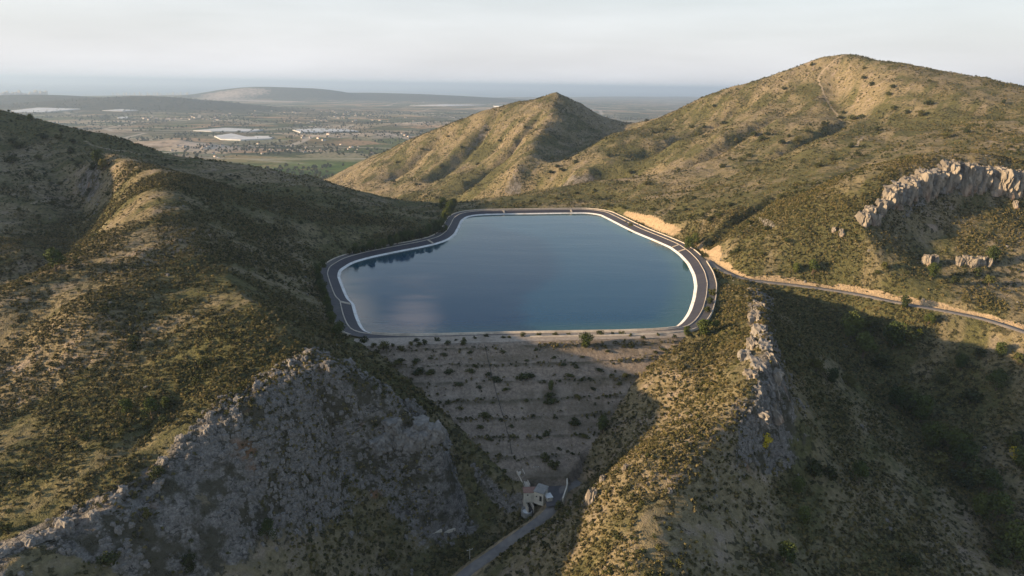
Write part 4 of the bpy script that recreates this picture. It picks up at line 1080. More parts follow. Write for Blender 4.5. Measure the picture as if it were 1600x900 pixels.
# ------------------------------------------------------------------ vegetation
def leaf_cloud(seed, n, blobs, leaf, squash=1.0, stem=False):
    """n little leaf faces through a handful of overlapping clumps; unit width, base at 0"""
    g = np.random.default_rng(seed)
    bc = []
    for i in range(blobs):
        a = g.uniform(0, 2 * math.pi); r = g.uniform(0.0, 0.30); z = g.uniform(0.18, 0.78) if blobs > 1 else 0.4
        r *= 1.1 - 0.75 * abs(z - 0.4)
        bc.append((r * math.cos(a), r * math.sin(a), z, g.uniform(0.15, 0.27)))
    V = np.zeros((n * 4, 3)); ids = g.integers(0, blobs, n)
    for i in range(n):
        bx, by, bz, br = bc[ids[i]]
        d = g.normal(size=3); d /= np.linalg.norm(d); rr = br * g.uniform(0.55, 1.08)
        c = np.array([bx, by, bz]) + d * rr * np.array([1, 1, 0.85]); c[2] = max(c[2], 0.02)
        nrm = d + g.normal(size=3) * 0.7; nrm /= np.linalg.norm(nrm)
        u = np.cross(nrm, g.normal(size=3)); u /= np.linalg.norm(u); w = np.cross(nrm, u)
        s = leaf * g.uniform(0.6, 1.3); l = s * g.uniform(0.6, 1.0)
        V[i * 4] = c - u * s - w * l * .2; V[i * 4 + 1] = c - w * l; V[i * 4 + 2] = c + u * s + w * l * .2; V[i * 4 + 3] = c + w * l
    V[:, 2] *= squash
    return V, np.arange(n * 4).reshape(-1, 4)
def leaf_mesh(name, seed, n, blobs, leaf, squash, mat):
    V, F = leaf_cloud(seed, n, blobs, leaf, squash)
    me = bpy.data.meshes.new(name); me.vertices.add(len(V)); me.vertices.foreach_set('co', V.astype(np.float32).ravel())
    me.loops.add(F.size); me.loops.foreach_set('vertex_index', F.ravel().astype(np.int32))
    me.polygons.add(len(F)); me.polygons.foreach_set('loop_start', np.arange(0, F.size, 4, dtype=np.int32)); me.update(calc_edges=True)
    me.materials.append(mat); return me
PINE_ME = [leaf_mesh('pine_crown', 20 + i, 1500, 13, 0.034, 1.15, M_PINE) for i in range(4)]
SHRUB_ME = [leaf_mesh('shrub_crown', 40 + i, 520, 8, 0.052, 0.85, M_SHRUB) for i in range(4)]
BROOM_ME = [leaf_mesh('broom_crown', 60, 500, 6, 0.05, 0.9, M_BROOM)]
def trunk_mesh(seed):
    g = random.Random(seed); m_ = MB()
    m_.tube([(0, 0, -0.15), (g.uniform(-.02, .02), g.uniform(-.02, .02), 0.25), (g.uniform(-.05, .05), g.uniform(-.05, .05), 0.6)], 0.045, 0.02)
    for k in range(5):
        a = g.uniform(0, 6.28); z = g.uniform(0.15, 0.45)
        m_.tube([(0, 0, z), (0.13 * math.cos(a), 0.13 * math.sin(a), z + 0.12), (0.26 * math.cos(a), 0.26 * math.sin(a), z + 0.2)], 0.018, 0.006, 5)
    me = bpy.data.meshes.new('trunk'); me.from_pydata(m_.V, [], m_.F); me.update(); me.materials.append(M_BARK); return me
TRUNKS = [trunk_mesh(i) for i in range(3)]
placed = []
LASTP = [None]
def plant(kind, p, w, lab, group=None, hs=1.0):
    meshes = {'pine_tree': PINE_ME, 'shrub': SHRUB_ME, 'broom_shrub': BROOM_ME}[kind]
    o = empty(kind, (p[0], p[1], p[2] - 0.1 * w), rng.uniform(0, 6.28)); o.scale = (w, w, w * hs)
    tag(o, lab, {'pine_tree': 'tree', 'shrub': 'shrub', 'broom_shrub': 'shrub'}[kind], group)
    c = bpy.data.objects.new('crown', meshes[int(rng.integers(0, len(meshes)))]); link(c, o)
    t = bpy.data.objects.new('trunk' if kind == 'pine_tree' else 'stem', TRUNKS[int(rng.integers(0, 3))]); link(t, o)
    if kind == 'pine_tree': c.location = (0, 0, 0.12)
    placed.append((p[0], p[1], w)); LASTP[0] = o; return o
def at_px(kind, px, py, wpx, lab, group=None, hs=1.0):
    p = hit(px, py)
    if p is None: return None
    w = wpx * math.sqrt(p[0] ** 2 + p[1] ** 2 + (p[2] - CAM_Z) ** 2) / FPX
    return plant(kind, p, w / 0.86, lab, group, hs)
# row behind the perimeter road, left bank
row = [(498, 433, 12), (499, 446, 13), (503, 459, 13), (507, 472, 14), (511, 485, 14), (515, 497, 13), (519, 508, 14)]
NTH = ['first', 'second', 'third', 'fourth', 'fifth', 'sixth', 'seventh', 'eighth', 'ninth', 'tenth', 'eleventh', 'twelfth', 'thirteenth']
for i, (x, y, w) in enumerate(row): at_px('pine_tree', x, y, w * 1.3, 'dark pine, %s from the top of the row left of the near bend' % NTH[i], 'pines in the ditch by the near left bend', 1.1)
at_px('pine_tree', 531, 532, 25, 'bushy bright green pine in the angle where the perimeter road meets the dam crest', None, 1.0)
row = [(506, 420, 10), (555, 398, 10), (568, 396, 9), (580, 394, 12), (592, 391, 8), (601, 389, 10), (611, 386, 8), (621, 383, 11), (633, 379, 12)]
for i, (x, y, w) in enumerate(row): at_px('pine_tree', x, y, w * 1.3, 'dark pine, %s from the left in the row on the upper left bank' % NTH[i], 'pines along the upper left bank', 1.0)
row = [(670, 366, 10), (680, 362, 11), (690, 359, 11), (693, 350, 11), (699, 343, 12), (703, 335, 13), (694, 329, 13), (708, 327, 12)]
for i, (x, y, w) in enumerate(row): at_px('pine_tree', x, y, w * 1.3, 'dark pine, %s going up the bend at the far left corner' % NTH[i], 'pines at the far left corner', 1.0)
at_px('shrub', 568, 538, 17, 'round dark bush in front of the left end of the dam crest road')
at_px('shrub', 599, 547, 18, 'large dark bush below the crest road, just right of the round one')
crest_b = [(584, 546, 11, 0), (590, 552, 10, 0), (614, 542, 8, 0), (628, 549, 12, 0), (642, 541, 10, 0), (650, 536, 11, 0), (655, 542, 12, 0), (664, 539, 12, 0), (683, 535, 12, 0), (699, 539, 11, 0), (725, 538, 16, 0), (712, 536, 8, 0), (742, 531, 9, 0), (760, 528, 9, 0), (786, 530, 8, 0), (796, 530, 8, 0), (816, 528, 12, 0), (842, 527, 11, 0), (868, 526, 10, 0), (888, 525, 8, 0),
           (938, 526, 15, 0), (957, 524, 8, 0), (971, 525, 12, 0), (985, 527, 9, 0), (1028, 527, 9, 0), (1054, 529, 9, 0), (1005, 530, 8, 0)]
for i, (x, y, w, k) in enumerate(crest_b):
    at_px('shrub', x, y, w, ['dark shrub among the shaded bushes below the left half of the dam crest', 'small sunlit shrub in the line along the right half of the dam crest'][x > 735], ['bushes below the left half of the dam crest', 'bushes along the right half of the dam crest'][x > 735], 0.9)
at_px('pine_tree', 915, 543, 24, 'large sunlit green bush standing alone below the dam crest', None, 0.85)
at_px('pine_tree', 1073, 527, 16, 'rounded tree right at the right hand end of the dam crest', None, 0.95)
at_px('pine_tree', 1098, 525, 27, 'largest sunlit tree just right of the dam end below the road bend', None, 0.9)
at_px('pine_tree', 1118, 518, 15, 'smaller tree touching the right side of the largest one by the dam end')
for x, y in ((1105, 490), (1112, 462), (1108, 476)): at_px('shrub', x, y, 15, {490: 'lowest', 476: 'middle', 462: 'highest'}[y] + ' of three green shrubs outside the right hand road bend', 'shrubs outside the right hand bend')
damb = [(649, 566, 15), (626, 566, 12), (620, 571, 16), (655, 584, 22), (673, 584, 16), (700, 583, 16), (737, 583, 13), (717, 604, 15), (777, 597, 16), (764, 588, 12), (695, 557, 11), (735, 552, 9), (673, 563, 9), (750, 607, 10), (816, 592, 22), (830, 590, 15), (857, 620, 15), (880, 573, 10), (900, 575, 12), (890, 590, 14), (926, 610, 10), (902, 623, 13), (858, 631, 18), (897, 664, 22), (912, 684, 13), (853, 680, 15), (873, 704, 9), (843, 687, 8), (976, 589, 12), (968, 601, 11), (875, 597, 7), (909, 596, 9), (950, 552, 8), (1036, 548, 10), (1024, 552, 9), (986, 543, 10),
        (936, 581, 12), (955, 588, 8), (822, 565, 7), (760, 652, 16), (751, 670, 14), (765, 688, 9), (720, 640, 9), (700, 632, 9), (822, 628, 9), (833, 652, 8), (800, 668, 9), (770, 632, 8), (790, 612, 10), (742, 575, 10), (866, 560, 8), (910, 560, 8), (838, 548, 9), (786, 552, 9)]
for i, (x, y, w) in enumerate(damb):
    at_px('shrub', x, y, w, ['dark shrub rooted in the shaded rubble face of the dam', 'shrub on the sunlit upper right part of the dam face'][y < 600 and x > 800], ['shrubs on the shaded dam face', 'shrubs on the sunlit dam face'][y < 600 and x > 800], 0.6)
    s_ = r1_.uniform(1.0, 1.7); _o = S.objects[-1] if False else LASTP[0]; _o.rotation_euler[2] = r1_.choice((0.0, 3.14)); _o.scale[0] *= s_
at_px('pine_tree', 861, 615, 13, 'slim green tree near the middle of the dam face, darkest at its foot', None, 1.25)
at_px('pine_tree', 941, 678, 22, 'dark tree where the dam face meets the spur', None, 1.1)
for x, y, w, lab in ((898, 664, 24, None), (866, 735, 20, 'dark bush behind the pump house yard'), (853, 722, 16, 'dark bush at the toe of the dam behind the yard'), (872, 797, 17, 'dark bush between the yard wall and the valley road')):
    if lab: at_px('shrub', x, y, w, lab)
for x, y, w, k, lab in ((238, 657, 27, 'pine_tree', 'tallest pine in the clump on the left slope'), (207, 547, 23, 'shrub', 'large dark round bush on the upper left slope'), (201, 648, 22, 'pine_tree', 'wide green bush left of the tallest pine on the left slope'), (259, 640, 17, 'pine_tree', 'small pine right behind the tallest pine on the left slope'),
    (257, 663, 17, 'shrub', 'green shrub at the right foot of the tallest pine'), (228, 668, 13, 'shrub', 'small green shrub below the tallest pine'), (320, 574, 18, 'shrub', 'green bush in a hollow right of the large dark round bush'), (190, 680, 14, 'shrub', 'brownish shrub below the pine clump on the left slope'), (248, 748, 22, 'shrub', 'dark bush notched into the edge of the grey scarp'),
    (11, 834, 20, 'shrub', 'golden green bush on the scarp edge at the far left'), (133, 690, 16, 'shrub', 'bush on the left slope, lower left of the pine clump'), (28, 748, 14, 'shrub', 'low green bush near the left edge of the view'), (50, 742, 14, 'shrub', 'second low green bush from the left edge'),
    (225, 498, 12, 'shrub', 'small dark bush on the upper slab, above the large round one'), (176, 468, 12, 'shrub', 'small bush on the crest line above the slab'), (420, 845, 26, 'pine_tree', 'dark pine in the shade of the scarp near the bottom'), (296, 893, 26, 'shrub', 'dark bush at the bottom edge on the left'), (170, 886, 26, 'shrub', 'dark bush at the bottom edge, left of the other one'),
    (230, 812, 18, 'shrub', 'dark bush in the middle of the grey scarp'), (615, 875, 18, 'shrub', 'dark bush low in the valley left of the road'), (156, 262, 22, 'pine_tree', 'dark tree left of the sunlit patch on the left ridge'), (163, 266, 20, 'shrub', 'dark bush touching the tree beside the sunlit patch'), (146, 266, 14, 'shrub', 'smaller dark bush left of the tree beside the sunlit patch'),
    (48, 190, 8, 'pine_tree', 'round tree on the skyline of the left ridge'), (88, 425, 26, 'pine_tree', 'dark tree at the head of the gully on the left'), (1077, 392, 18, 'pine_tree', 'sunlit green tree above the road junction'), (1087, 384, 16, 'pine_tree', 'tree behind and right of the one above the road junction'), (985, 356, 10, 'shrub', 'dark bush at the left end of the cream road cutting'),
    (1195, 697, 20, 'broom_shrub', 'bright yellow green broom on the shaded side of the spur'), (1585, 718, 17, 'broom_shrub', 'bright yellow broom near the right edge'), (1213, 655, 12, 'broom_shrub', 'small yellow broom at the foot of the grey fins'), (1434, 526, 11, 'broom_shrub', 'orange yellow broom in the shade below the access road'),
    (1244, 428, 15, 'pine_tree', 'left tree of the pair above the access road'), (1269, 430, 18, 'pine_tree', 'right tree of the pair above the access road'), (1381, 420, 13, 'shrub', 'yellow green bush on the slope under the crag'), (1370, 430, 10, 'shrub', 'small bush just below the yellow green one under the crag'), (1456, 434, 17, 'pine_tree', 'green tree left of the lower outcrop'),
    (1549, 413, 20, 'pine_tree', 'large dark tree at the right end of the lower outcrop'), (1413, 482, 15, 'pine_tree', 'tree standing right beside the access road'), (1545, 446, 18, 'shrub', 'bush on the slope above the access road at the right'), (1525, 432, 16, 'shrub', 'bush below the right half of the lower outcrop'), (1490, 445, 14, 'shrub', 'bush midway between outcrop and access road'),
    (1268, 103, 7, 'shrub', 'lone bush on the mountain skyline left of the summit'), (1567, 163, 7, 'shrub', 'lone bush on the falling skyline right of the summit'), (1451, 129, 5, 'shrub', 'small bush on the skyline right of the summit')):
    at_px(k, x, y, w, lab, None, 1.0)
rav = [(1275, 580, 20), (1300, 600, 16), (1325, 604, 18), (1348, 560, 26), (1375, 575, 24), (1395, 545, 30), (1420, 540, 26), (1330, 530, 28), (1360, 520, 24), (1400, 640, 22), (1425, 645, 30), (1438, 660, 26), (1418, 628, 24), (1452, 700, 26), (1478, 690, 30), (1490, 715, 26), (1470, 735, 24), (1505, 735, 28), (1520, 755, 26), (1545, 770, 22), (1500, 760, 24), (1555, 820, 30), (1575, 850, 30), (1590, 880, 34), (1560, 880, 30), (1530, 810, 22), (1272, 748, 28), (1340, 758, 24), (1300, 750, 18), (1245, 770, 20), (1515, 630, 20), (1555, 612, 20), (1580, 700, 22), (1595, 730, 20), (1590, 690, 16), (1255, 820, 20), (1420, 888, 24), (1225, 880, 24), (1470, 600, 16), (1500, 580, 16), (1590, 566, 14), (1562, 558, 15), (1530, 560, 14), (1450, 508, 12)]
for i, (x, y, w) in enumerate(rav):
    low = y > 610 and x > 1390
    at_px('pine_tree' if i % 2 else 'shrub', x, y, w * 1.25, ('dark tree crowding the shaded ravine floor on the right' if low else 'dark bush scattered on the shaded slopes around the right hand ravine'), ('trees on the ravine floor' if low else 'bushes on the slopes around the ravine'), 0.95)
mt = [(1245, 222, 14), (1222, 226, 14), (1232, 215, 10), (1262, 208, 9), (1290, 196, 12), (1312, 186, 9), (1332, 188, 14), (1345, 186, 12), (1318, 178, 8), (1395, 172, 12), (1418, 178, 10), (1450, 165, 12), (1440, 182, 14), (1350, 108, 7), (1350, 124, 9), (1362, 134, 10), (1388, 150, 10), (1395, 138, 9), (1115, 168, 9), (1225, 140, 9), (980, 350, 8), (1130, 195, 11), (1080, 200, 10), (1090, 212, 12), (1020, 208, 9), (1040, 204, 10), (1100, 200, 9), (1150, 222, 12), (1178, 214, 16), (1190, 220, 14), (1200, 212, 11), (1160, 252, 12), (1170, 246, 12), (1180, 268, 12), (1130, 262, 13), (985, 272, 12), (975, 252, 8), (950, 245, 10), (1140, 250, 9), (1010, 290, 12), (1100, 215, 9), (1060, 268, 9), (1480, 215, 13), (1510, 208, 12), (1545, 200, 10), (1370, 205, 12), (1330, 230, 13), (1340, 245, 14), (1300, 250, 12), (1280, 262, 14), (1245, 290, 12), (1220, 310, 12),
      (1110, 345, 14), (1125, 340, 14), (1140, 322, 12), (870, 262, 9), (885, 250, 9), (900, 255, 9), (878, 268, 12), (860, 272, 10), (985, 190, 8), (1000, 186, 7), (1010, 190, 8), (835, 190, 6), (700, 215, 6), (660, 235, 7), (620, 255, 7), (690, 262, 8), (745, 258, 8), (820, 200, 6), (760, 205, 7), (722, 232, 7), (780, 222, 7), (615, 285, 8), (650, 290, 8), (1200, 360, 14), (1170, 350, 12), (1150, 395, 14), (1230, 380, 13), (1190, 400, 12), (1070, 330, 10), (1020, 330, 10), (1040, 315, 10), (1085, 312, 11)]
for i, (x, y, w) in enumerate(mt):
    c = x < 905 and y > 150
    at_px('shrub', x, y, w, ('small dark shrub dotting the conical hill beyond the reservoir' if c else 'dark shrub dotting the sunlit flank of the big mountain'), ('shrubs on the conical hill' if c else 'shrubs on the mountain flank'), 0.7)
lf = [(20, 225, 12), (30, 232, 16), (70, 218, 14), (92, 218, 12), (115, 225, 12), (60, 250, 12), (20, 255, 18), (110, 240, 14), (45, 275, 10), (95, 290, 9), (122, 260, 12), (85, 320, 10), (140, 300, 10), (170, 305, 9), (60, 340, 9), (30, 380, 12), (95, 205, 7), (30, 330, 10), (350, 290, 9), (380, 300, 10), (420, 320, 10), (450, 330, 9), (395, 330, 11), (330, 275, 8), (520, 330, 9), (560, 340, 10), (600, 330, 9), (640, 335, 9), (470, 350, 10), (430, 360, 12), (480, 390, 9), (450, 300, 9), (760, 318, 9), (800, 312, 8), (830, 316, 9), (870, 312, 9), (905, 316, 10), (935, 312, 12), (950, 322, 10), (975, 327, 10), (900, 304, 9), (930, 300, 9)]
for i, (x, y, w) in enumerate(lf):
    c = x > 700
    at_px('shrub', x, y, w, ('dark shrub on the shaded saddle behind the reservoir' if c else 'dark shrub on the shaded hillside left of the reservoir'), ('shrubs on the saddle' if c else 'shrubs on the shaded left hillside'), 0.7)
for k in range(26):
    t = k / 25; x = 548 + t * 150; y = 400 - t * 36 + r1_.uniform(-2, 1)
    at_px('pine_tree' if k % 3 else 'shrub', x + r1_.uniform(-2, 2), y, r1_.uniform(7, 13), 'dark green plant filling the hedge like band on the upper left bank', 'band of plants on the upper left bank', r1_.uniform(0.9, 1.5))
print('plants', len(placed))
# ------------------------------------------------------------------ scrub cover (nobody could count it)
TUFT_ME = [leaf_mesh('tuft', 80 + i, 46, 3, 0.13, 0.75, M_TUFT) for i in range(3)]
LOW_ME = [leaf_mesh('low_scrub', 90 + i, 90, 5, 0.09, 0.62, M_SHRUB) for i in range(3)]
def cover(name, pts, src_meshes, src_name, src_label, src_group, cat='shrub'):
    """pts: array x,y,z,scale,rot. The first few points become real plants that the cover instances."""
    srcs = []
    for k, me in enumerate(src_meshes):
        o = bpy.data.objects.new(src_name, me); link(o)
        x, y, z, s, r = pts[k]; o.location = (x, y, z); o.scale = (s, s, s); o.rotation_euler = (0, 0, r)
        tag(o, src_label, cat, src_group); srcs.append(o)
    P_ = pts[len(src_meshes):]
    me = bpy.data.meshes.new(name); me.vertices.add(len(P_)); me.vertices.foreach_set('co', P_[:, :3].astype(np.float32).ravel())
    for nm, c in (('sc', 3), ('rt', 4)):
        a = me.attributes.new(nm, 'FLOAT', 'POINT'); a.data.foreach_set('value', P_[:, c].astype(np.float32).copy())
    a = me.attributes.new('vi', 'INT', 'POINT'); a.data.foreach_set('value', rng.integers(0, len(srcs), len(P_)).astype(np.int32))
    ob = bpy.data.objects.new(name, me); link(ob); tag(ob, kind='stuff')
    ng = bpy.data.node_groups.new(name, 'GeometryNodeTree')
    ng.interface.new_socket('Geometry', in_out='INPUT', socket_type='NodeSocketGeometry'); ng.interface.new_socket('Geometry', in_out='OUTPUT', socket_type='NodeSocketGeometry')
    N = ng.nodes.new; L = ng.links.new
    gi, go = N('NodeGroupInput'), N('NodeGroupOutput'); ins = N('GeometryNodeInstanceOnPoints'); ins.inputs['Pick Instance'].default_value = True
    g2i = N('GeometryNodeGeometryToInstance')
    for o in reversed(srcs):
        oi = N('GeometryNodeObjectInfo'); oi.transform_space = 'ORIGINAL'; oi.inputs['Object'].default_value = o; oi.inputs['As Instance'].default_value = False
        L(oi.outputs['Geometry'], g2i.inputs[0])
    def at(nm, t):
        q = N('GeometryNodeInputNamedAttribute'); q.data_type = t; q.inputs['Name'].default_value = nm; return q.outputs['Attribute']
    L(gi.outputs[0], ins.inputs['Points']); L(g2i.outputs[0], ins.inputs['Instance']); L(at('vi', 'INT'), ins.inputs['Instance Index'])
    cx_ = N('ShaderNodeCombineXYZ'); L(at('rt', 'FLOAT'), cx_.inputs['Z']); L(cx_.outputs[0], ins.inputs['Rotation'])
    sc = at('sc', 'FLOAT'); L(sc, ins.inputs['Scale'])
    L(ins.outputs[0], go.inputs[0])
    md = ob.modifiers.new('cover', 'NODES'); md.node_group = ng
    return ob
BLOCK = [np.array(l) for l in (ACCESS[:, :2], VROAD[:, :2])]
def scatter(n, y0, y1, spread, dens, s0, s1, dam=False, pad=1.0):
    """random plants inside a wedge a little wider than the view"""
    t = rng.random(n); Y = np.sqrt(y0 ** 2 + t * (y1 ** 2 - y0 ** 2)); X = rng.uniform(-spread, spread, n) * (Y + 12)
    if dam is False:
        kp = dens(X, Y) > rng.random(n)
    else: kp = np.ones(n, bool)
    X, Y = X[kp], Y[kp]
    m = (X > -135) & (X < 140) & (Y > 235) & (Y < 600)
    q, _, _ = seg_dist(X[m], Y[m], SHORE[::3], True)
    ins = inside(X[m], Y[m], SHORE[::3])
    bad = np.zeros(len(X), bool); bad[m] = ins | (q < RINGW + 1.2)
    for B in BLOCK:
        mm = ~bad & (X > B[:, 0].min() - 5) & (X < B[:, 0].max() + 5) & (Y > B[:, 1].min() - 5) & (Y < B[:, 1].max() + 5)
        q, _, _ = seg_dist(X[mm], Y[mm], B[::2]); ii = np.nonzero(mm)[0]; bad[ii[q < 3.0]] = True
    mm = (Y < 285) & (X > -80) & (X < 90)
    u = (X - CL[0]) * cd[0] + (Y - CL[1]) * cd[1]; v = (X - CL[0]) * cnrm[0] + (Y - CL[1]) * cnrm[1]
    bad |= mm & (u > -8) & (u < np.linalg.norm(CR - CL) + 6) & (v < 1.0) & (v > -40)
    yc_ = PZ(862, 768, -31.8); bad |= np.hypot(X - yc_[0], Y - yc_[1]) < 11
    tm = samp(TR, X, Y) > 0.3; cm_ = samp(CUT, X, Y) > 0.45
    bad |= tm | cm_
    X, Y = X[~bad], Y[~bad]
    s = rng.uniform(0, 1, len(X)) ** 2 * (s1 - s0) + s0
    z = ground(X, Y) - 0.08 * s
    return np.c_[X, Y, z, s, rng.uniform(0, 6.28, len(X))]
def dens_tuft(X, Y):
    d = 0.50 + 2.0 * fbm(X, Y, 22, 4, 0.6, 21) + 0.9 * fbm(X, Y, 75, 2, 0.5, 22) + 0.8 * np.clip(samp(GREEN, X, Y), -0.6, 0.6)
    d -= 0.6 * samp(RM, X, Y)
    ins = inside(X, Y, DAM_POLY)
    v = (X - CL[0]) * cnrm[0] + (Y - CL[1]) * cnrm[1]
    ph = (v + 1.4 * fbm(X, Y, 30, 2, 0.5, 3)) / 6.6; f = ph - np.floor(ph)
    dd = 1.5 * np.exp(-((f - 0.38) / 0.11) ** 2) * sstep(-0.1, 0.3, fbm(X, Y, 16, 2, 0.5, 24)) + 0.05
    return np.where(ins, dd, np.clip(d, 0.02, 1))
def dens_low(X, Y):
    d = -0.02 + 1.7 * fbm(X, Y, 30, 3, 0.6, 31) + 0.30 * samp(np.clip(GREEN, -0.5, 1), X, Y)
    ins = inside(X, Y, DAM_POLY)
    v = (X - CL[0]) * cnrm[0] + (Y - CL[1]) * cnrm[1]
    ph = (v + 1.4 * fbm(X, Y, 30, 2, 0.5, 3)) / 6.6; f = ph - np.floor(ph)
    dd = 1.8 * np.exp(-((f - 0.40) / 0.10) ** 2) * sstep(0.0, 0.35, fbm(X, Y, 18, 2, 0.5, 25)) + 0.02
    return np.where(ins, dd, np.clip(d, 0.03, 0.9))
def dam_rows(n, s0, s1, seed):
    k = rng.integers(0, 9, n); L_ = np.linalg.norm(CR - CL); u = rng.uniform(-5, L_ + 5, n)
    v = 6.6 * (k + 0.42) + rng.normal(size=n) * 0.5
    v = v - 1.4 * fbm(CL[0] + cd[0] * u + cnrm[0] * v, CL[1] + cd[1] * u + cnrm[1] * v, 30, 2, 0.5, 3)
    X = CL[0] + cd[0] * u + cnrm[0] * v; Y = CL[1] + cd[1] * u + cnrm[1] * v
    kp = inside(X, Y, DAM_POLY) & (v > 2) & (fbm(X, Y * 3, 15, 3, 0.6, seed) > rng.uniform(-0.15, 0.25, n))
    X, Y = X[kp], Y[kp]; s = rng.uniform(s0, s1, len(X))
    return np.c_[X, Y, dam_surf(X, Y) - 0.1 * s, s, rng.uniform(0, 6.28, len(X))]
pt = scatter(340000, 95, 460, 1.0, dens_tuft, 0.5, 2.0)
cover('scrub_cover', pt, TUFT_ME, 'thyme_tuft', 'low olive tuft lost among thousands like it on the near slopes', 'tufts of the near slopes')
pt = np.concatenate([pt, dam_rows(5200, 0.4, 1.1, 71)])
pl = scatter(60000, 95, 480, 1.0, dens_low, 1.0, 3.0)
pl = np.concatenate([pl, dam_rows(1300, 0.7, 1.7, 72)])
cover('bush_cover', pl, LOW_ME, 'low_bush', 'low dark bush lost among many like it on the near slopes', 'low bushes of the near slopes')
pf = scatter(120000, 440, 1250, 0.84, dens_tuft, 1.2, 2.6)
cover('mountain_scrub_cover', pf, TUFT_ME, 'thyme_tuft', 'olive tuft lost among thousands like it on the far slopes', 'tufts of the far slopes')
pg = scatter(60000, 440, 1300, 0.84, dens_low, 1.8, 4.2)
cover('mountain_bush_cover', pg, LOW_ME, 'low_bush', 'low dark bush lost among many like it on the far slopes', 'low bushes of the far slopes')
def dens_rock(X, Y):
    r = samp(RM, X, Y); return np.where(inside(X, Y, DAM_POLY), 0, np.clip(2.4 * (r - 0.25) * sstep(-0.2, 0.3, fbm(X, Y, 12, 3, 0.6, 66)) + 0.004, 0, 1))
pr_ = scatter(280000, 95, 430, 0.95, dens_rock, 0.25, 1.5); pr_[:, 2] -= 0.5 * pr_[:, 3]
SMALLROCK = [m_.copy() for m_ in ROCKM[:4]]
for m_ in SMALLROCK:
    m_.materials.clear(); m_.materials.append(M_SCREE)
cover('scree_cover', pr_, SMALLROCK, 'boulder', 'grey boulder lost among thousands of others on the rocky slopes', 'boulders of the rocky slopes', 'rock')
print('rocks', len(pr_))
print('cover', len(pt), len(pl), len(pf), len(pg))

# ------------------------------------------------------------------ plain, coast and sea
PLZ = -150.0
def far_h(X, Y):
    h = 9 * fbm(X, Y, 1400, 4, 0.5, 41) + 5 * sstep(1900, 2600, Y)
    def hump(px, D_, z, ax, ay, rot=0.0, p=2.0):
        c = PD(px, 200, D_); dx = X - c[0]; dy = Y - D_; co, si = math.cos(rot), math.sin(rot)
        u = (dx * co + dy * si) / ax; v = (-dx * si + dy * co) / ay
        return (z - PLZ) * np.exp(-(u * u + v * v) ** (p / 2))
    hill = np.maximum(hump(225, 6200, -34, 950, 700, 0.1), hump(60, 7000, -58, 1300, 700)) * (1 + 0.15 * fbm(X, Y, 900, 3, 0.5, 43))
    me = np.maximum(hump(445, 10500, 24, 1250, 700, 0, 3.2), hump(600, 11200, -45, 2300, 900, 0, 2.4)) * (1 + 0.06 * fbm(X, Y, 900, 3, 0.5, 44))
    red = hump(600, 3300, -128, 420, 170, 0.2) + hump(760, 4300, -125, 700, 200) + hump(260, 2700, -128, 220, 120) + hump(840, 7200, -118, 800, 250)
    red *= 1 + 0.5 * ridged(X, Y, 160, 3, 0.5, 45)
    return PLZ - 4 + h + hill + me + red, np.clip((hill + me) / 30, 0, 1), np.clip(red / 16, 0, 1), hump
fy_ = np.concatenate([np.linspace(1700, 4000, 150), np.linspace(4000, 9000, 130)[1:], np.linspace(9000, 30000, 120)[1:]])
fx_ = np.linspace(-1, 1, 420)
coast_px = [(-150, 150), (0, 150), (70, 151), (150, 149), (330, 148), (500, 147), (640, 148), (700, 151), (760, 152), (900, 151), (1060, 150.5), (1200, 152), (1600, 158), (1800, 162)]
cpts = np.array([PZ(x, y, PLZ)[:2] for x, y in coast_px])
YY = np.repeat(fy_[:, None], 420, 1); XX = fx_[None, :] * (YY * 0.95 + 500)
fh, hl, rd, hump = far_h(XX, YY)
ang = XX / YY; cy_ = np.interp(ang.ravel(), cpts[:, 0] / cpts[:, 1], cpts[:, 1]).reshape(ang.shape) * (1 + 0.05 * fbm(XX, YY, 3000, 3, 0.5, 46))
seaf = sstep(0.97, 1.02, YY / cy_)
fh = fh * (1 - seaf) + (PLZ - 30) * seaf
fi = np.arange(XX.size).reshape(XX.shape)
FF = np.stack([fi[:-1, :-1], fi[:-1, 1:], fi[1:, 1:], fi[1:, :-1]], -1)
keepf = (seaf[:-1, :-1] < 1)
plain = mesh_np('farmland_plain', np.stack([XX, YY, fh], -1).reshape(-1, 3), FF[keepf], M_PLAIN, True); tag(plain, kind='structure')
def fattr(o, nm, A_):
    a = o.data.attributes.new(nm, 'FLOAT', 'POINT'); a.data.foreach_set('value', A_.ravel().astype(np.float32))
fattr(plain, 'hill', hl)
bare = 0.85 * np.clip(hump(365, 9900, PLZ + 1, 650, 500) + hump(430, 9300, PLZ + 1, 900, 200), 0, 1) + 0.6 * rd + 0.5 * np.clip(hump(700, 5600, PLZ + 1, 900, 160), 0, 1) + 0.55 * np.clip(hump(390, 2600, PLZ + 1, 260, 150) , 0, 1) + 0.5 * np.clip(hump(300, 2150, PLZ + 1, 120, 60), 0, 1)
fattr(plain, 'bare', bare)
fattr(plain, 'lush', np.clip(hump(500, 2150, PLZ + 1, 330, 230), 0, 1))
sea = mesh_np('sea', [(-160000, 7000, PLZ - 9), (160000, 7000, PLZ - 9), (160000, 150000, PLZ - 9), (-160000, 150000, PLZ - 9)], [(0, 1, 2, 3)], M_SEA); tag(sea, kind='structure')
base = mesh_np('outer_ground', [(-160000, -3000, PLZ - 40), (160000, -3000, PLZ - 40), (160000, 150000, PLZ - 40), (-160000, 150000, PLZ - 40)], [(0, 1, 2, 3)], M_PLAIN); tag(base, kind='structure')
fattr(base, 'hill', np.ones(4))
def plain_z(x, y):
    return float(far_h(np.array([x]), np.array([y]))[0][0])
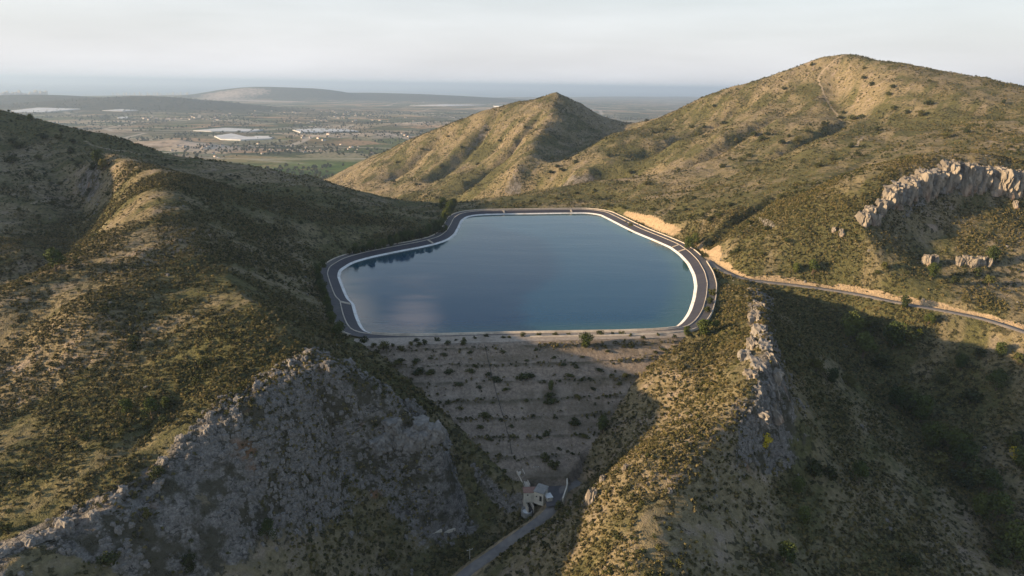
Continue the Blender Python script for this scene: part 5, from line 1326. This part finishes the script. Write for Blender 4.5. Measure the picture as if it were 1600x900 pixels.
def farhit(px, py):
    d = ray(px, py); d = d / d[1]; t = np.arange(1750, 24000, 8.0)
    z = CAM_Z + d[2] * t; hh = far_h(d[0] * t, t)[0]; b = np.nonzero(z < hh)[0]
    if len(b) == 0: return None
    k = b[0]; return d[0] * t[k], t[k], hh[k]
# plastic greenhouses: low white roofs over fields
def green(pxs, lab):
    P_ = [farhit(x, y) for x, y in pxs]; P_ = [p for p in P_ if p]
    z = np.mean([p[2] for p in P_]); n = len(P_)
    V = [(p[0], p[1], p[2] - 6) for p in P_] + [(p[0], p[1], p[2] + 5) for p in P_]
    F = [tuple(range(n, 2 * n))] + [(i, (i + 1) % n, n + (i + 1) % n, n + i) for i in range(n)]
    o = mesh_np('greenhouse', V, F, M_PLAST); tag(o, lab, 'greenhouse')
green([(18, 174), (60, 169), (126, 171), (70, 176), (20, 176)], 'broad pinkish white greenhouse roof at the far left of the plain')
green([(335, 214), (362, 210), (385, 215), (420, 215), (424, 218), (376, 220), (345, 219)], 'bright white greenhouse nearest the left ridge in the middle of the plain')
green([(398, 214), (422, 214), (426, 217), (404, 218)], 'small white greenhouse touching the nearest bright one')
green([(302, 205), (352, 201), (412, 204), (392, 206.5), (330, 206)], 'long pale greenhouse behind the nearest bright one')
green([(457, 204), (495, 202), (540, 203), (560, 206), (470, 208)], 'long pale greenhouse right of the centre of the plain')
green([(160, 173.5), (190, 171.5), (216, 173), (190, 174.5)], 'small faint white greenhouse right of the broad pinkish one')
green([(183, 184), (200, 183), (198, 186), (185, 186)], 'tiny bright shed roof below the dark hill')
green([(640, 165), (700, 163.5), (760, 164.5), (700, 166)], 'left of the two white factory roofs beyond the plain')
green([(770, 166), (820, 164.5), (862, 166.5), (800, 168)], 'right of the two white factory roofs beyond the plain')
# farmhouses
root0 = None
vill = [(300, 184, 20, 5), (330, 187, 20, 3), (232, 186, 12, 3), (270, 187, 14, 2), (440, 178, 50, 6), (500, 177, 40, 5), (540, 180, 40, 5), (600, 178, 50, 5), (360, 178, 30, 4), (480, 190, 50, 4), (570, 188, 40, 4), (410, 232, 60, 10), (340, 240, 40, 8), (480, 235, 40, 7), (560, 232, 30, 6), (310, 228, 30, 6), (630, 215, 60, 6), (500, 215, 50, 5)]
cnt = 0; spots = []
for (x, y, sx, sy) in vill:
    for k in range(9):
        spots.append((x + rng.normal() * sx * 0.55, y + rng.normal() * sy * 0.55))
for i, (x, y) in enumerate(spots):
    p = farhit(x, y)
    if p is None or p[1] < 1800: continue
    nearp = p[1] < 3000
    lab, grp = (('small pale farmhouse scattered over the nearer sunlit fields', 'farmhouses on the nearer fields') if nearp else ('tiny white house scattered over the distant hazy plain', 'houses on the distant plain'))
    sc = rng.uniform(0.7, 1.2) * (0.7 if nearp else 1.0)
    if root0 is None:
        root0 = empty('farmhouse', (0, 0, 0))
        a_ = MB().box((0, 0, -2), (16, 9, 7)).build('wall', M_FARM, root0); b_ = MB().gable((0, 0, 5.1), (16, 9, 2.4)).build('roof', M_TILE, root0)
        reg(root0, a_, b_); o = root0
    else: o = copy_tree(root0)
    o.location = (p[0], p[1], p[2]); o.scale = (sc,) * 3; o.rotation_euler = (0, 0, rng.uniform(0, 3.14)); tag(o, lab, 'house', grp); cnt += 1
# seaside tower blocks
t0 = None
tw = [(x + rng.uniform(-1, 1), 151.5, rng.uniform(0.6, 1.25)) for x in np.arange(1, 74, 3.0)] + [(x + rng.uniform(-2, 2), 148.5 + rng.uniform(-1, 1), rng.uniform(0.35, 0.7)) for x in np.arange(175, 300, 6.0)]
for i, (x, y, s_) in enumerate(tw):
    p = PZ(x, y, PLZ)
    lab, grp = (('slim seaside tower block in the row on the coast at the far left', 'tower blocks at the far left') if i < 25 else ('small white block on the coast between dark hill and pale mesa', 'white blocks further along the coast'))
    if t0 is None:
        t0 = empty('tower_block', (0, 0, 0)); a_ = MB().box((0, 0, -20), (26, 20, 95)).build('wall', M_FARM, t0); b_ = MB().box((0, 0, 75.3), (8, 8, 5)).build('lift_housing', M_FARM, t0); reg(t0, a_, b_); o = t0
    else: o = copy_tree(t0)
    o.location = tuple(p); o.scale = (s_ * 1.1, s_, s_); tag(o, lab, 'building', grp)
# distant groves: instanced crowns
ng_ = 16000; Yv = np.sqrt(1850 ** 2 + rng.random(ng_) ** 1.5 * (6500 ** 2 - 1850 ** 2)); Xv = rng.uniform(-0.82, 0.4, ng_) * Yv
kp = (fbm(Xv, Yv, 260, 4, 0.6, 51) > 0.02); Xv, Yv = Xv[kp], Yv[kp]; Zv = far_h(Xv, Yv)[0]
pv = np.c_[Xv, Yv, Zv - 0.5, rng.uniform(7, 16, len(Xv)), rng.uniform(0, 6.28, len(Xv))]
cover('orchard_cover', pv, SHRUB_ME[:2], 'grove_tree', 'dark tree lost among the hazy groves of the plain', 'trees of the far groves')

# ------------------------------------------------------------------ haze
HZ = 7.0e-5
hz = MB().box((0, 70000, PLZ - 42), (318000, 150000, 350 + 42 - 0.0)).build('haze', None); tag(hz, kind='stuff')
hm = bpy.data.materials.new('air'); hm.use_nodes = True; nt = hm.node_tree
for n in list(nt.nodes):
    if n.type != 'OUTPUT_MATERIAL': nt.nodes.remove(n)
pvn = nt.nodes.new('ShaderNodeVolumePrincipled'); pvn.inputs['Color'].default_value = (0.52, 0.71, 1.0, 1); pvn.inputs['Density'].default_value = HZ; pvn.inputs['Anisotropy'].default_value = 0.2
nt.links.new(pvn.outputs[0], nt.nodes['Material Output'].inputs['Volume']); hz.data.materials.append(hm)

# ------------------------------------------------------------------ tell look-alikes apart: count them from the left
ONES = ['', 'first', 'second', 'third', 'fourth', 'fifth', 'sixth', 'seventh', 'eighth', 'ninth', 'tenth', 'eleventh', 'twelfth', 'thirteenth', 'fourteenth', 'fifteenth', 'sixteenth', 'seventeenth', 'eighteenth', 'nineteenth']
TENS = ['', '', 'twenty', 'thirty', 'forty', 'fifty', 'sixty', 'seventy', 'eighty', 'ninety']
TENTH = ['', '', 'twentieth', 'thirtieth', 'fortieth', 'fiftieth', 'sixtieth', 'seventieth', 'eightieth', 'ninetieth']
def ordinal(n):
    if n < 20: return ONES[n]
    return TENTH[n // 10] if n % 10 == 0 else TENS[n // 10] + '-' + ONES[n % 10]
MRI = MR.T
def screen_x(o):
    v = MRI @ (np.array(o.location) - np.array([0, 0, CAM_Z])); return v[0] / -v[2]
by = {}
for o in S.objects:
    if o.parent is None and o.get('group') and o.get('label'): by.setdefault((o['group'], o['label']), []).append(o)
for (gname, lab), os_ in by.items():
    if 1 < len(os_) < 95 and not any(w in lab for w in ('lost among',)):
        os_.sort(key=screen_x)
        for i, o in enumerate(os_):
            w_ = (lab + ', ' + ordinal(i + 1) + ' from left').split()
            while len(w_) > 16:                      # drop a leading adjective rather than the place
                w_ = w_[1:]
            o['label'] = ' '.join(w_)
